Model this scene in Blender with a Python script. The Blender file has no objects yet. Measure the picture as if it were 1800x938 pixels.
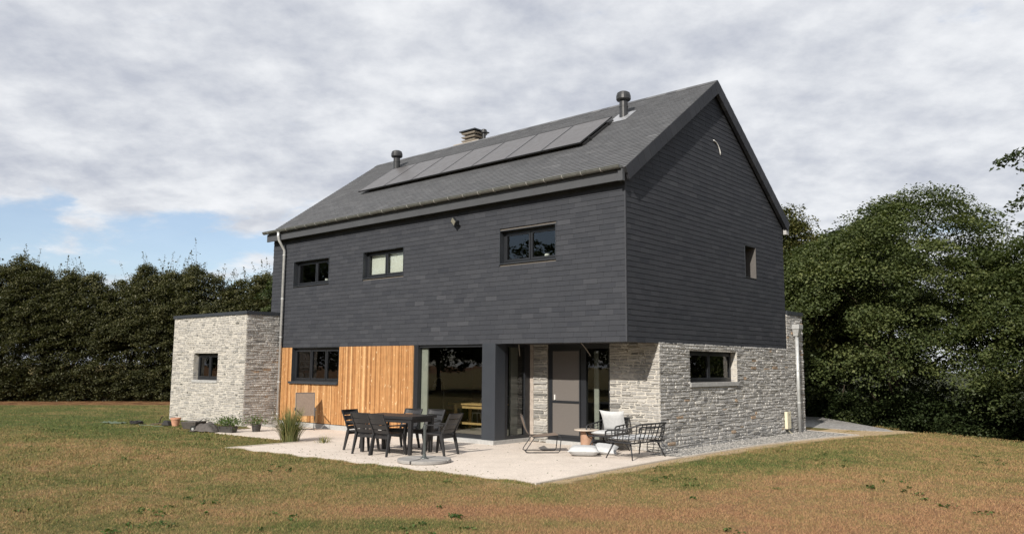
import bpy, math, random
import numpy as np
from mathutils import Vector, Matrix
random.seed(4)
S = bpy.context.scene
COL = S.collection
# ------------------------------------------------------------------ camera
cam = bpy.data.cameras.new("camera"); cam.lens = 27.823; cam.sensor_width = 36; cam.sensor_fit = 'HORIZONTAL'
cam.clip_start = 0.1; cam.clip_end = 3000
co = bpy.data.objects.new("camera", cam); COL.objects.link(co); S.camera = co
PIT, YAW, ROLL = 0.1244, 0.7192, 0.0068
F = Vector((-math.sin(YAW)*math.cos(PIT), math.cos(YAW)*math.cos(PIT), math.sin(PIT)))
R0 = Vector((math.cos(YAW), math.sin(YAW), 0)); U0 = R0.cross(F)
R = R0*math.cos(ROLL)+U0*math.sin(ROLL); U = -R0*math.sin(ROLL)+U0*math.cos(ROLL)
CAM = Vector((9.858, -15.213, 2.003))
co.matrix_world = Matrix(((R.x, U.x, -F.x, CAM.x), (R.y, U.y, -F.y, CAM.y), (R.z, U.z, -F.z, CAM.z), (0, 0, 0, 1)))
# ------------------------------------------------------------------ sun and sky
SUNV = Vector((0.345, -1.390, 0.895)).normalized()      # towards the sun
EL = math.asin(SUNV.z); AZ = math.atan2(SUNV.x, SUNV.y)
sl_ = bpy.data.lights.new("sun", 'SUN'); sl_.energy = 4.9; sl_.angle = math.radians(0.55); sl_.color = (1.0, 0.93, 0.83)
so = bpy.data.objects.new("sun", sl_); COL.objects.link(so)
so.rotation_euler = SUNV.to_track_quat('Z', 'Y').to_euler(); so.location = (0, 0, 40)
W = bpy.data.worlds.new("World"); S.world = W; W.use_nodes = True
nt = W.node_tree; nt.nodes.clear()
def N(nt, t, **k):
    n = nt.nodes.new(t)
    for a, b in k.items():
        if a.startswith('i_'):
            key = a[2:]; key = int(key) if key.isdigit() else key
            n.inputs[key].default_value = b
        else: setattr(n, a, b)
    return n
def ramp(nt, fac, stops, interp='LINEAR'):
    r = N(nt, 'ShaderNodeValToRGB'); r.color_ramp.interpolation = interp
    e = r.color_ramp.elements
    while len(e) < len(stops): e.new(0.5)
    for i, (p, c) in enumerate(stops):
        e[i].position = p; e[i].color = (c if len(c) == 4 else (*c, 1))
    nt.links.new(fac, r.inputs[0]); return r.outputs[0]
def mth(nt, op, a, b=None, c=None, clamp=False):
    m = N(nt, 'ShaderNodeMath', operation=op); m.use_clamp = clamp
    for i, v in enumerate((a, b, c)):
        if v is None: continue
        if isinstance(v, (int, float)): m.inputs[i].default_value = v
        else: nt.links.new(v, m.inputs[i])
    return m.outputs[0]
def mixc(nt, fac, a, b, mode='MIX'):
    m = N(nt, 'ShaderNodeMix', data_type='RGBA', blend_type=mode)
    for s, v in ((0, fac), (6, a), (7, b)):
        if isinstance(v, (int, float)): m.inputs[s].default_value = v
        elif isinstance(v, tuple): m.inputs[s].default_value = (*v, 1) if len(v) == 3 else v
        else: nt.links.new(v, m.inputs[s])
    return m.outputs[2]
def noise(nt, vec, scale, detail=4, rough=.55, dist=0.0):
    n = N(nt, 'ShaderNodeTexNoise'); n.inputs['Scale'].default_value = scale; n.inputs['Detail'].default_value = detail
    n.inputs['Roughness'].default_value = rough; n.inputs['Distortion'].default_value = dist
    if vec is not None: nt.links.new(vec, n.inputs['Vector'])
    return n.outputs['Fac']
sky = N(nt, 'ShaderNodeTexSky', sky_type='NISHITA', sun_disc=False, sun_elevation=EL, sun_rotation=AZ, altitude=250, air_density=1.0, dust_density=0.6, ozone_density=1.5)
skc = mixc(nt, 1.0, sky.outputs[0], (0.115, 0.115, 0.12), 'MULTIPLY')
tc = N(nt, 'ShaderNodeTexCoord'); sx = N(nt, 'ShaderNodeSeparateXYZ'); nt.links.new(tc.outputs['Generated'], sx.inputs[0])
zc = mth(nt, 'ADD', mth(nt, 'MAXIMUM', sx.outputs[2], 0.0), 0.25)
cx = mth(nt, 'DIVIDE', sx.outputs[0], zc); cy = mth(nt, 'DIVIDE', sx.outputs[1], zc)
# cloud streets run across the view: coordinates turned so that v points away from the house front
a_ = YAW
uu = mth(nt, 'ADD', mth(nt, 'MULTIPLY', cx, math.cos(a_)), mth(nt, 'MULTIPLY', cy, math.sin(a_)))
vv = mth(nt, 'SUBTRACT', mth(nt, 'MULTIPLY', cy, math.cos(a_)), mth(nt, 'MULTIPLY', cx, math.sin(a_)))
cb = N(nt, 'ShaderNodeCombineXYZ'); nt.links.new(mth(nt, 'MULTIPLY', uu, 0.95), cb.inputs[0]); nt.links.new(vv, cb.inputs[1]); cb.inputs[2].default_value = 3.7
n1 = noise(nt, cb.outputs[0], 3.2, 12, .60, .2)
cb2 = N(nt, 'ShaderNodeCombineXYZ'); nt.links.new(mth(nt, 'MULTIPLY', uu, 0.6), cb2.inputs[0]); nt.links.new(vv, cb2.inputs[1]); cb2.inputs[2].default_value = 9.1
n2 = noise(nt, cb2.outputs[0], 0.75, 4, .5, .1)
cov = mth(nt, 'ADD', mth(nt, 'MULTIPLY', n1, 0.55), mth(nt, 'MULTIPLY', n2, 0.45))
# clearer air low over the left horizon
low = ramp(nt, sx.outputs[2], [(0.0, (.8, .8, .8)), (.09, (.92, .92, .92)), (0.16, (.9, .9, .9)), (0.225, (0, 0, 0))])
lft = ramp(nt, uu, [(0.0, (1, 1, 1)), (1.0, (1, 1, 1))])
dl = mth(nt, 'SUBTRACT', mth(nt, 'MULTIPLY', sx.outputs[0], -math.cos(a_)), mth(nt, 'MULTIPLY', sx.outputs[1], math.sin(a_)))   # + to the left
lmask = mth(nt, 'MULTIPLY', low, ramp(nt, dl, [(0.05, (0, 0, 0)), (0.35, (1, 1, 1))]))
cov2 = mth(nt, 'SUBTRACT', cov, mth(nt, 'MULTIPLY', lmask, 0.175))
mask = ramp(nt, cov2, [(0.32, (.08, .08, .08)), (0.43, (1, 1, 1))], 'EASE')
n3 = noise(nt, cb.outputs[0], 5.8, 12, .60, 0)
sh = mth(nt, 'ADD', mth(nt, 'MULTIPLY', n2, 0.5), mth(nt, 'MULTIPLY', n3, 0.5))
ccol = ramp(nt, sh, [(0.38, (.82, .83, .85)), (0.46, (.72, .735, .765)), (0.53, (.60, .62, .665)), (0.61, (.47, .495, .56))])
hz = mixc(nt, .15, skc, (.70, .74, .80)); fin = mixc(nt, mth(nt, 'MULTIPLY', mask, 0.97), hz, ccol)
bg = N(nt, 'ShaderNodeBackground', i_Strength=1.0); nt.links.new(fin, bg.inputs[0])
wo = N(nt, 'ShaderNodeOutputWorld'); nt.links.new(bg.outputs[0], wo.inputs[0])
S.view_settings.view_transform = 'Standard'; S.view_settings.look = 'None'; S.view_settings.exposure = 0.2; S.view_settings.gamma = 1.0
S.render.engine = 'CYCLES'
S.cycles.max_bounces = 8; S.cycles.transparent_max_bounces = 12

# ------------------------------------------------------------------ materials
def mat(name):
    m = bpy.data.materials.new(name); m.use_nodes = True; t = m.node_tree; t.nodes.clear()
    b = N(t, 'ShaderNodeBsdfPrincipled'); o = N(t, 'ShaderNodeOutputMaterial'); t.links.new(b.outputs[0], o.inputs[0])
    return m, t, b
def pos(t):
    g = N(t, 'ShaderNodeNewGeometry'); return g.outputs['Position']
def objc(t):
    return N(t, 'ShaderNodeTexCoord').outputs['Object']
def bump(t, b, h, dist, strength=1.0):
    n = N(t, 'ShaderNodeBump'); n.inputs['Distance'].default_value = dist; n.inputs['Strength'].default_value = strength
    t.links.new(h, n.inputs['Height']); t.links.new(n.outputs[0], b.inputs['Normal'])
def simple(name, col, rough=.6, metal=0, var=.12, scale=6, bmp=0.0, spec=.5):
    m, t, b = mat(name); p = objc(t); n = noise(t, p, scale, 5, .6)
    lo = tuple(c*(1-var) for c in col); hi = tuple(min(1, c*(1+var)) for c in col)
    t.links.new(ramp(t, n, [(.3, lo), (.7, hi)]), b.inputs['Base Color'])
    b.inputs['Roughness'].default_value = rough; b.inputs['Metallic'].default_value = metal; b.inputs['Specular IOR Level'].default_value = spec
    n2_ = noise(t, p, scale*3, 3); rr = N(t, 'ShaderNodeMapRange'); t.links.new(n2_, rr.inputs[0]); rr.inputs[3].default_value = max(0.02, rough-.12); rr.inputs[4].default_value = min(1, rough+.12)
    t.links.new(rr.outputs[0], b.inputs['Roughness'])
    if bmp: bump(t, b, noise(t, p, scale*8, 4), bmp)
    return m
def attr(t, name='tint'):
    a = N(t, 'ShaderNodeAttribute', attribute_name=name); return a.outputs['Fac']
def tinted(name, stops, rough=.6, nscale=8, nvar=.25, bmp=.004, bscale=30, spec=.4, stain=None):
    m, t, b = mat(name); p = pos(t)
    c = ramp(t, attr(t), stops)
    n = noise(t, p, nscale, 6, .65)
    f = N(t, 'ShaderNodeMapRange'); t.links.new(n, f.inputs[0]); f.inputs[1].default_value = .25; f.inputs[2].default_value = .75; f.inputs[3].default_value = 1-nvar; f.inputs[4].default_value = 1+nvar
    v = N(t, 'ShaderNodeVectorMath', operation='SCALE'); t.links.new(c, v.inputs[0]); t.links.new(f.outputs[0], v.inputs['Scale'])
    outc = v.outputs[0]
    if stain:
        s = ramp(t, noise(t, p, stain[0], 5, .6, .6), [(stain[1], (0, 0, 0)), (stain[1]+.12, (1, 1, 1))])
        outc = mixc(t, mth(t, 'MULTIPLY', s, stain[3]), outc, stain[2])
    t.links.new(outc, b.inputs['Base Color'])
    b.inputs['Roughness'].default_value = rough; b.inputs['Specular IOR Level'].default_value = spec
    if bmp: bump(t, b, noise(t, p, bscale, 5, .7), bmp)
    return m
M = {}
M['slate'] = tinted('slate_cladding', [(0, (.031, .034, .042)), (.5, (.044, .047, .055)), (1, (.060, .063, .072))], .7, 3.0, .08, .0015, 40, .08)
M['rslate'] = tinted('roof_slate', [(0, (.064, .066, .071)), (.5, (.086, .088, .093)), (1, (.125, .127, .132))], .6, 2.0, .14, .0015, 40, .4)
M['slateback'] = simple('slate_underlay', (.03, .032, .035), .8)
M['stone'] = tinted('ledge_stone', [(0, (.20, .197, .195)), (.25, (.33, .325, .32)), (.5, (.40, .395, .385)), (.75, (.47, .46, .445)), (.94, (.54, .525, .50)), (.975, (.38, .29, .21)), (1, (.34, .25, .18))], .85, 14, .30, .006, 45, .25, stain=(5, .62, (.30, .25, .20), .25))
M['stonel'] = tinted('pale_ledge_stone', [(0, (.13, .127, .12)), (.25, (.25, .245, .235)), (.5, (.32, .31, .295)), (.8, (.40, .385, .36)), (1, (.48, .455, .41))], .85, 14, .28, .006, 45, .25, stain=(4, .62, (.34, .28, .21), .3))
M['mortar'] = simple('lime_mortar', (.48, .455, .41), .95, 0, .2, 10, .004, .1)
M['timber'] = tinted('larch_battens', [(0, (.28, .130, .050)), (.35, (.38, .190, .075)), (.7, (.47, .255, .108)), (1, (.60, .37, .18))], .6, 6, .18, .001, 60, .3)
def timber_fix():
    m = M['timber']; t = m.node_tree; b = [n for n in t.nodes if n.type == 'BSDF_PRINCIPLED'][0]
    old = b.inputs['Base Color'].links[0].from_socket
    mp = N(t, 'ShaderNodeMapping'); mp.inputs['Scale'].default_value = (30, 30, 1.3); t.links.new(pos(t), mp.inputs[0])
    g = noise(t, mp.outputs[0], 1.0, 6, .7, 1.2)
    c = mixc(t, .75, old, ramp(t, g, [(.3, (.74, .64, .56)), (.55, (1, 1, 1)), (.75, (1.25, 1.3, 1.35))]), 'MULTIPLY')
    mp2 = N(t, 'ShaderNodeMapping'); mp2.inputs['Scale'].default_value = (17, 17, 7); t.links.new(pos(t), mp2.inputs[0])
    k = ramp(t, noise(t, mp2.outputs[0], 1.0, 2, .5), [(.69, (0, 0, 0)), (.73, (1, 1, 1))])
    c = mixc(t, mth(t, 'MULTIPLY', k, .7), c, (.80, .62, .38))
    t.links.new(c, b.inputs['Base Color'])
timber_fix()
M['anthra'] = simple('anthracite_aluminium', (.035, .040, .048), .42, 0, .08, 3)
M['anthral'] = simple('anthracite_panel', (.032, .037, .046), .45, 0, .06, 2)
M['frameblack'] = simple('black_window_frame', (.016, .018, .022), .4, 0, .1, 4)
M['fascia'] = simple('fascia_board', (.058, .061, .067), .55, 0, .08, 3)
M['zinc'] = simple('weathered_zinc', (.50, .51, .51), .38, .35, .18, 9)
M['zincd'] = simple('patinated_zinc_gutter', (.17, .175, .165), .5, .5, .2, 9)
M['zincl'] = simple('bright_solder', (.62, .62, .60), .4, .6, .1, 9)
M['lead'] = simple('lead_flashing', (.42, .43, .45), .45, .6, .2, 12)
M['bluestone'] = simple('bluestone_sill', (.36, .36, .355), .7, 0, .15, 12, .001)
M['plaster'] = simple('interior_plaster', (.14, .125, .11), .9, 0, .06, 3)
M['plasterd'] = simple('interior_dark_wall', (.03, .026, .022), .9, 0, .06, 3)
M['tilefloor'] = simple('interior_floor_tiles', (.34, .31, .27), .4, 0, .12, 4)
M['blind'] = simple('cream_roller_blind', (.76, .76, .71), .8, 0, .05, 3)
M['curtain'] = simple('pale_curtain', (.40, .40, .36), .85, 0, .08, 6)
M['mesh'] = simple('fly_screen_mesh', (.12, .108, .10), .75, 0, .06, 50)
M['render'] = simple('bare_render_strip', (.36, .31, .27), .9, 0, .2, 12, .004)
M['panel'] = simple('solar_glass', (.085, .080, .080), .36, 0, .05, 2, 0, .5)
M['panelf'] = simple('solar_panel_frame', (.02, .02, .021), .4)
M['cowl'] = simple('dark_cowl', (.035, .036, .038), .35, .2, .15, 8)
M['conc'] = simple('pale_concrete', (.50, .45, .39), .85, 0, .15, 12, .002)
M['terracotta_l'] = simple('cream_chimney_block', (.33, .295, .25), .85, 0, .12, 10)
M['white'] = simple('white_paint', (.78, .78, .76), .5, 0, .05, 6)
M['beige'] = simple('cream_meter_cover', (.66, .61, .46), .5, 0, .06, 6)
M['plastic'] = simple('charcoal_resin', (.022, .022, .024), .45, 0, .15, 10, 0, .45)
M['plasticl'] = simple('grey_resin', (.075, .078, .085), .5, 0, .1, 10)
M['slabgrey'] = simple('parasol_base_concrete', (.27, .26, .25), .8, 0, .12, 12, .002)
M['poleg'] = simple('grey_green_pole', (.075, .085, .085), .4, .2, .1, 8)
M['rope'] = simple('black_rope_metal', (.022, .023, .026), .5, 0, .15, 14)
M['fabric'] = simple('light_grey_fabric', (.47, .48, .49), .95, 0, .08, 16, .003)
M['taupe'] = simple('taupe_sling_fabric', (.19, .145, .115), .85, 0, .12, 20)
M['brownpole'] = simple('rust_brown_pedestal', (.36, .22, .15), .6, 0, .15, 10)
M['tabletop'] = simple('pale_table_top', (.52, .45, .38), .55, 0, .15, 9)
M['pine'] = simple('pine_wood', (.55, .36, .15), .5, 0, .2, 8)
M['darkpot'] = simple('dark_plastic_pot', (.045, .042, .04), .6, 0, .2, 10)
M['clay'] = simple('terracotta_clay', (.50, .26, .17), .8, 0, .15, 10)
M['soil'] = simple('potting_soil', (.05, .035, .022), .95, 0, .3, 20, .01)
M['mowgrey'] = simple('weathered_grey_tarpaulin', (.075, .066, .06), .7, 0, .3, 9, .006)
M['rubber'] = simple('black_rubber', (.02, .02, .02), .8, 0, .2, 10)
M['greenhose'] = simple('green_hose', (.085, .115, .065), .5, 0, .2, 10)
M['bark'] = simple('tree_bark', (.10, .075, .055), .95, 0, .35, 12, .02)
M['sunlitreveal'] = simple('sunlit_taupe_reveal', (.10, .092, .088), .7)  # paler than the other reveal sides to imitate sun on it
M['lampglass'] = simple('floodlight_lens', (.20, .195, .16), .25, 0, .05, 6)
def glass():
    m = bpy.data.materials.new('window_glass'); m.use_nodes = True; t = m.node_tree; t.nodes.clear()
    tr = N(t, 'ShaderNodeBsdfTransparent'); tr.inputs[0].default_value = (.80, .84, .82, 1)
    gl = N(t, 'ShaderNodeBsdfGlossy'); gl.inputs['Roughness'].default_value = 0.004
    fr = N(t, 'ShaderNodeFresnel', i_IOR=1.7); mx = N(t, 'ShaderNodeMixShader'); o = N(t, 'ShaderNodeOutputMaterial')
    t.links.new(mth(t, 'MULTIPLY', fr.outputs[0], 1.15, clamp=True), mx.inputs[0]); t.links.new(tr.outputs[0], mx.inputs[1]); t.links.new(gl.outputs[0], mx.inputs[2]); t.links.new(mx.outputs[0], o.inputs[0])
    nn = noise(t, pos(t), 1.1, 2); bn = N(t, 'ShaderNodeBump', i_Distance=.004, i_Strength=.35); t.links.new(nn, bn.inputs['Height']); t.links.new(bn.outputs[0], gl.inputs['Normal'])
    return m
M['glass'] = glass()
def leafmat(name, c0, c1, c2, trans=.28):
    m = bpy.data.materials.new(name); m.use_nodes = True; t = m.node_tree; t.nodes.clear()
    c = ramp(t, attr(t), [(0, c0), (.5, c1), (1, c2)])
    b = N(t, 'ShaderNodeBsdfPrincipled'); b.inputs['Roughness'].default_value = .55; b.inputs['Specular IOR Level'].default_value = .3
    t.links.new(c, b.inputs['Base Color'])
    tl = N(t, 'ShaderNodeBsdfTranslucent'); t.links.new(mixc(t, 1.0, c, (1.0, 1.1, .5), 'MULTIPLY'), tl.inputs[0])
    mx = N(t, 'ShaderNodeMixShader', i_0=trans); o = N(t, 'ShaderNodeOutputMaterial')
    t.links.new(b.outputs[0], mx.inputs[1]); t.links.new(tl.outputs[0], mx.inputs[2]); t.links.new(mx.outputs[0], o.inputs[0]); return m
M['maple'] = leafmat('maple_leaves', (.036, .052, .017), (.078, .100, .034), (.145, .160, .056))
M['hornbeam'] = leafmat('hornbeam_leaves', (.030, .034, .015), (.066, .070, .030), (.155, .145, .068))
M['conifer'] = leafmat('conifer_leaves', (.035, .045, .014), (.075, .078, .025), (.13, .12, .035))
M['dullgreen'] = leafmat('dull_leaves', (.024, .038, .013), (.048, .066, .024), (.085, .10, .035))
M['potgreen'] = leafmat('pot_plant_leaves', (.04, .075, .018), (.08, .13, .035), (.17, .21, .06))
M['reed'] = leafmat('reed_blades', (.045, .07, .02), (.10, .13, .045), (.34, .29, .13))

CREST = [(-14, 31), (-3.4, 18.6), (1.87, 13.3), (5.9, 11.0), (14, 7.6), (40, -2)]
def lawncolor(t, p):
    """green and scorched lawn in world coordinates"""
    n1 = noise(t, p, .35, 5, .6, .3); n2 = noise(t, p, 1.4, 5, .62, .4); n3 = noise(t, p, 9, 5, .7)
    s = N(t, 'ShaderNodeSeparateXYZ'); t.links.new(p, s.inputs[0])
    def blob(x, y, rx, ry, rot=0.0):
        c_, s_ = math.cos(rot), math.sin(rot)
        dx = mth(t, 'SUBTRACT', s.outputs[0], x); dy = mth(t, 'SUBTRACT', s.outputs[1], y)
        a = mth(t, 'DIVIDE', mth(t, 'ADD', mth(t, 'MULTIPLY', dx, c_), mth(t, 'MULTIPLY', dy, s_)), rx)
        b = mth(t, 'DIVIDE', mth(t, 'SUBTRACT', mth(t, 'MULTIPLY', dy, c_), mth(t, 'MULTIPLY', dx, s_)), ry)
        d = mth(t, 'ADD', mth(t, 'MULTIPLY', a, a), mth(t, 'MULTIPLY', b, b))
        return mth(t, 'EXPONENT', mth(t, 'MULTIPLY', d, -1.0))
    v = mth(t, 'ADD', mth(t, 'MULTIPLY', n1, .5), mth(t, 'MULTIPLY', n2, .5))
    v = mth(t, 'ADD', v, mth(t, 'MULTIPLY', mth(t, 'SUBTRACT', noise(t, p, 4.2, 5, .7, .3), .5), .34))
    for (x, y, rx, ry, rot, a) in LAWNB:
        v = mth(t, 'ADD', v, mth(t, 'MULTIPLY', blob(x, y, rx, ry, rot), a))
    v = mth(t, 'ADD', v, mth(t, 'MULTIPLY', mth(t, 'SUBTRACT', n3, .5), .22))
    return v, n3, s
FX = (math.cos(.719), math.sin(.719))
LAWNB = [(6.6, -4.6, 9, 5, .75, .10), (2.2, -6.9, 3.0, .55, .72, .30), (4.8, -6.9, 2.6, .5, .72, .22), (9.5, -3, 7, 5, .7, .14), (-17, -5, 9, 2.2, .25, -.20), (-27, -1.5, 11, 5, .6, -.10), (-34, -8, 9, 7, .2, -.16), (-3, -10, 8, 3.2, .5, -.05), (-8, -6.5, 8, 2.5, .1, -.03), (-20, -2.6, 5, 1.5, .3, -.12), (2.0, -8.4, 3.2, .6, .72, -.16),
         (2.4, .6, 1.2, 3.6, -.25, -.17), (2.9, -2.6, .8, .6, 0, -.16), (-6, -7, 6, 1.2, .1, .05), (-4, -6.0, 5, .6, .05, -.06), (6.2, -8.2, 2.5, .35, .72, .08), (4.9, -9.0, 1.1, .5, .7, -.25)]
GREEN, OLIVE, TAN, BROWN = (.092, .118, .036), (.205, .172, .068), (.290, .200, .095), (.315, .180, .098)
def lawn_material(name, ground):
    m, t, b = mat(name); p = pos(t); v, n3, s = lawncolor(t, p)
    if not ground:   # each blade also varies on its own
        v = mth(t, 'ADD', v, mth(t, 'MULTIPLY', mth(t, 'SUBTRACT', attr(t), .5), .48))
    k_ = .80 if ground else 1
    c = ramp(t, v, [(pp_, tuple(q*k_ for q in cc_)) for pp_, cc_ in ((.30, GREEN), (.47, OLIVE), (.60, TAN), (.78, BROWN))])
    if ground:
        X, Y = s.outputs[0], s.outputs[1]
        # bare sandy strip along the edging
        yy = mth(t, 'MAXIMUM', mth(t, 'SUBTRACT', Y, 3.0), 0.0)
        fx = mth(t, 'ADD', .95, mth(t, 'MULTIPLY', mth(t, 'MULTIPLY', yy, yy), .016))
        d = mth(t, 'ADD', mth(t, 'SUBTRACT', X, fx), mth(t, 'MULTIPLY', mth(t, 'SUBTRACT', noise(t, p, 2.5, 4), .5), .45))
        sm = ramp(t, d, [(.22, (1, 1, 1)), (.42, (0, 0, 0))])
        yl = ramp(t, mth(t, 'ADD', mth(t, 'MULTIPLY', Y, .05), .5), [(.24, (0, 0, 0)), (.29, (1, 1, 1))])
        c = mixc(t, mth(t, 'MULTIPLY', mth(t, 'MULTIPLY', mth(t, 'MULTIPLY', sm, yl), mth(t, 'GREATER_THAN', X, .2)), .85), c, (.50, .38, .24))
        # leaf litter under the far hedge
        l = mth(t, 'ADD', mth(t, 'MULTIPLY', mth(t, 'ADD', X, 33.4), -.76), mth(t, 'MULTIPLY', mth(t, 'ADD', Y, 2.6), .65))
        lm = ramp(t, mth(t, 'ADD', mth(t, 'MULTIPLY', l, .1), .5), [(.49, (0, 0, 0)), (.56, (1, 1, 1))])
        lm = mth(t, 'MULTIPLY', lm, ramp(t, mth(t, 'MULTIPLY', X, -.05), [(.70, (0, 0, 0)), (.80, (1, 1, 1))]))
        lm = mth(t, 'MULTIPLY', lm, ramp(t, mth(t, 'ADD', mth(t, 'MULTIPLY', Y, .02), .5), [(.74, (1, 1, 1)), (.80, (0, 0, 0))]))
        # tree shade painted into the dark soil of the bank behind the crest
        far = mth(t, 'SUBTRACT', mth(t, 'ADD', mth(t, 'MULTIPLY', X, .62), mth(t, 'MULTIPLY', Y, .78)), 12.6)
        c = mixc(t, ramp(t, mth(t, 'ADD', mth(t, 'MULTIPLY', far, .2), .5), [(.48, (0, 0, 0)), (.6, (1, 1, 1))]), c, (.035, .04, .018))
        c = mixc(t, lm, c, ramp(t, noise(t, p, 1.6, 6, .7), [(.35, (.07, .035, .02)), (.5, (.17, .085, .04)), (.68, (.34, .22, .10))]))
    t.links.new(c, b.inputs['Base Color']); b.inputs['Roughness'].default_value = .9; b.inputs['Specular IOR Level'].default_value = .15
    if ground:
        bump(t, b, noise(t, p, 16, 7, .8), .05)
    return m
M['lawn'] = lawn_material('scorched_lawn', True)
M['blades'] = lawn_material('lawn_blades', False)
def gravelmat(name, lo, hi, scale, bmp=.01, speck=None):
    m, t, b = mat(name); p = pos(t)
    v = N(t, 'ShaderNodeTexVoronoi', i_Scale=scale); t.links.new(p, v.inputs['Vector'])
    sp = N(t, 'ShaderNodeSeparateColor'); t.links.new(v.outputs['Color'], sp.inputs[0])
    c = ramp(t, sp.outputs[0], [(0, lo), (1, hi)])
    st = ramp(t, noise(t, p, 1.3, 6, .65, .5), [(.32, (.88, .87, .85)), (.5, (.98, .975, .97)), (.68, (1.05, 1.04, 1.03))])
    c = mixc(t, 1.0, c, st, 'MULTIPLY')
    if speck:
        k = ramp(t, noise(t, p, 3.2, 6, .75, 1.0), [(.62, (0, 0, 0)), (.70, (1, 1, 1))]); c = mixc(t, mth(t, 'MULTIPLY', k, .35), c, speck)
    t.links.new(c, b.inputs['Base Color']); b.inputs['Roughness'].default_value = .9; b.inputs['Specular IOR Level'].default_value = .2
    bump(t, b, v.outputs['Distance'], bmp); return m
M['patio'] = gravelmat('washed_aggregate_paving', (.52, .46, .405), (.73, .655, .585), 70, .004, (.36, .30, .24))
M['gravel'] = gravelmat('grey_gravel', (.18, .18, .175), (.36, .345, .33), 26, .03)
M['roadgravel'] = gravelmat('road_gravel', (.20, .20, .20), (.40, .39, .38), 20, .02)

# ------------------------------------------------------------------ mesh builder
class MB:
    def __init__(s): s.v = []; s.f = []; s.t = []
    def add(s, vs, fs, tint=.5):
        o = len(s.v); s.v.extend(vs); s.f.extend([tuple(i+o for i in f) for f in fs]); s.t.extend([tint]*len(fs)); return s
    def hexa(s, p, tint=.5):   # 8 points: bottom ring 0-3, top ring 4-7
        return s.add(p, [(3, 2, 1, 0), (4, 5, 6, 7), (0, 1, 5, 4), (1, 2, 6, 5), (2, 3, 7, 6), (3, 0, 4, 7)], tint)
    def box(s, x0, x1, y0, y1, z0, z1, tint=.5):
        return s.hexa([(x0, y0, z0), (x1, y0, z0), (x1, y1, z0), (x0, y1, z0), (x0, y0, z1), (x1, y0, z1), (x1, y1, z1), (x0, y1, z1)], tint)
    def pbox(s, P, s0, s1, t0, t1, h0, h1, tint=.5):
        return s.hexa([P(s0, t0, h0), P(s1, t0, h0), P(s1, t0, h1), P(s0, t0, h1), P(s0, t1, h0), P(s1, t1, h0), P(s1, t1, h1), P(s0, t1, h1)], tint)
    def bar(s, a, b, w, d, up=(0, 0, 1), w2=None, d2=None, tint=.5):
        a = Vector(a); b = Vector(b); z = (b-a).normalized(); u = Vector(up)
        x = u.cross(z)
        if x.length < 1e-4: x = Vector((1, 0, 0)).cross(z)
        x.normalize(); y = z.cross(x); w2 = w2 or w; d2 = d2 or d
        r = lambda c, w, d: [tuple(c+x*(i*w/2)+y*(j*d/2)) for i, j in ((-1, -1), (1, -1), (1, 1), (-1, 1))]
        return s.hexa(r(a, w, d)+r(b, w2, d2), tint)
    def tube(s, pts, r, n=8, caps=True, tint=.5):
        P = [Vector(p) for p in pts]; rs = r if isinstance(r, (list, tuple)) else [r]*len(P)
        vs = []; fs = []; prev = None
        for i, p in enumerate(P):
            d = (P[min(i+1, len(P)-1)]-P[max(i-1, 0)]).normalized()
            if prev is None:
                x = d.cross(Vector((0, 0, 1)) if abs(d.z) < .9 else Vector((1, 0, 0))).normalized()
            else:
                x = (prev-d*prev.dot(d)).normalized()
            prev = x; y = d.cross(x)
            for k in range(n):
                a = 2*math.pi*k/n; vs.append(tuple(p+(x*math.cos(a)+y*math.sin(a))*rs[i]))
        for i in range(len(P)-1):
            for k in range(n):
                fs.append((i*n+k, i*n+(k+1) % n, (i+1)*n+(k+1) % n, (i+1)*n+k))
        if caps: fs.append(tuple(range(n))[::-1]); fs.append(tuple(range((len(P)-1)*n, len(P)*n)))
        return s.add(vs, fs, tint)
    def lathe(s, c, prof, n=20, tint=.5):
        vs = []; fs = []
        for (r, z) in prof:
            for k in range(n):
                a = 2*math.pi*k/n; vs.append((c[0]+r*math.cos(a), c[1]+r*math.sin(a), c[2]+z))
        for i in range(len(prof)-1):
            for k in range(n): fs.append((i*n+k, i*n+(k+1) % n, (i+1)*n+(k+1) % n, (i+1)*n+k))
        fs.append(tuple(range(n))[::-1]); fs.append(tuple(range((len(prof)-1)*n, len(prof)*n)))
        return s.add(vs, fs, tint)
    def poly(s, pts, z0, z1, tint=.5):
        n = len(pts); vs = [(p[0], p[1], z0) for p in pts]+[(p[0], p[1], z1) for p in pts]
        fs = [tuple(range(n))[::-1], tuple(range(n, 2*n))]+[(i, (i+1) % n, n+(i+1) % n, n+i) for i in range(n)]
        return s.add(vs, fs, tint)
    def obj(s, name, m, parent=None, smooth=False, bevel=0):
        me = bpy.data.meshes.new(name); me.from_pydata(s.v, [], s.f); me.update()
        a = me.attributes.new('tint', 'FLOAT', 'FACE'); a.data.foreach_set('value', np.array(s.t, dtype=np.float32))
        me.materials.append(M[m])
        if smooth: me.polygons.foreach_set('use_smooth', [True]*len(me.polygons)); me.update()
        o = bpy.data.objects.new(name, me); COL.objects.link(o)
        if parent: o.parent = parent
        if bevel:
            b = o.modifiers.new('bevel', 'BEVEL'); b.width = bevel; b.segments = 2; b.limit_method = 'ANGLE'; b.angle_limit = math.radians(40)
        return o
def tag(o, label=None, cat=None, group=None, kind=None):
    if label: o['label'] = label
    if cat: o['category'] = cat
    if group: o['group'] = group
    if kind: o['kind'] = kind
    return o
def thing(name, label, cat, loc=(0, 0, 0), rz=0, group=None):
    o = bpy.data.objects.new(name, None); COL.objects.link(o); o.location = loc; o.rotation_euler = (0, 0, rz); o.empty_display_size = .3
    return tag(o, label, cat, group)
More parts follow.
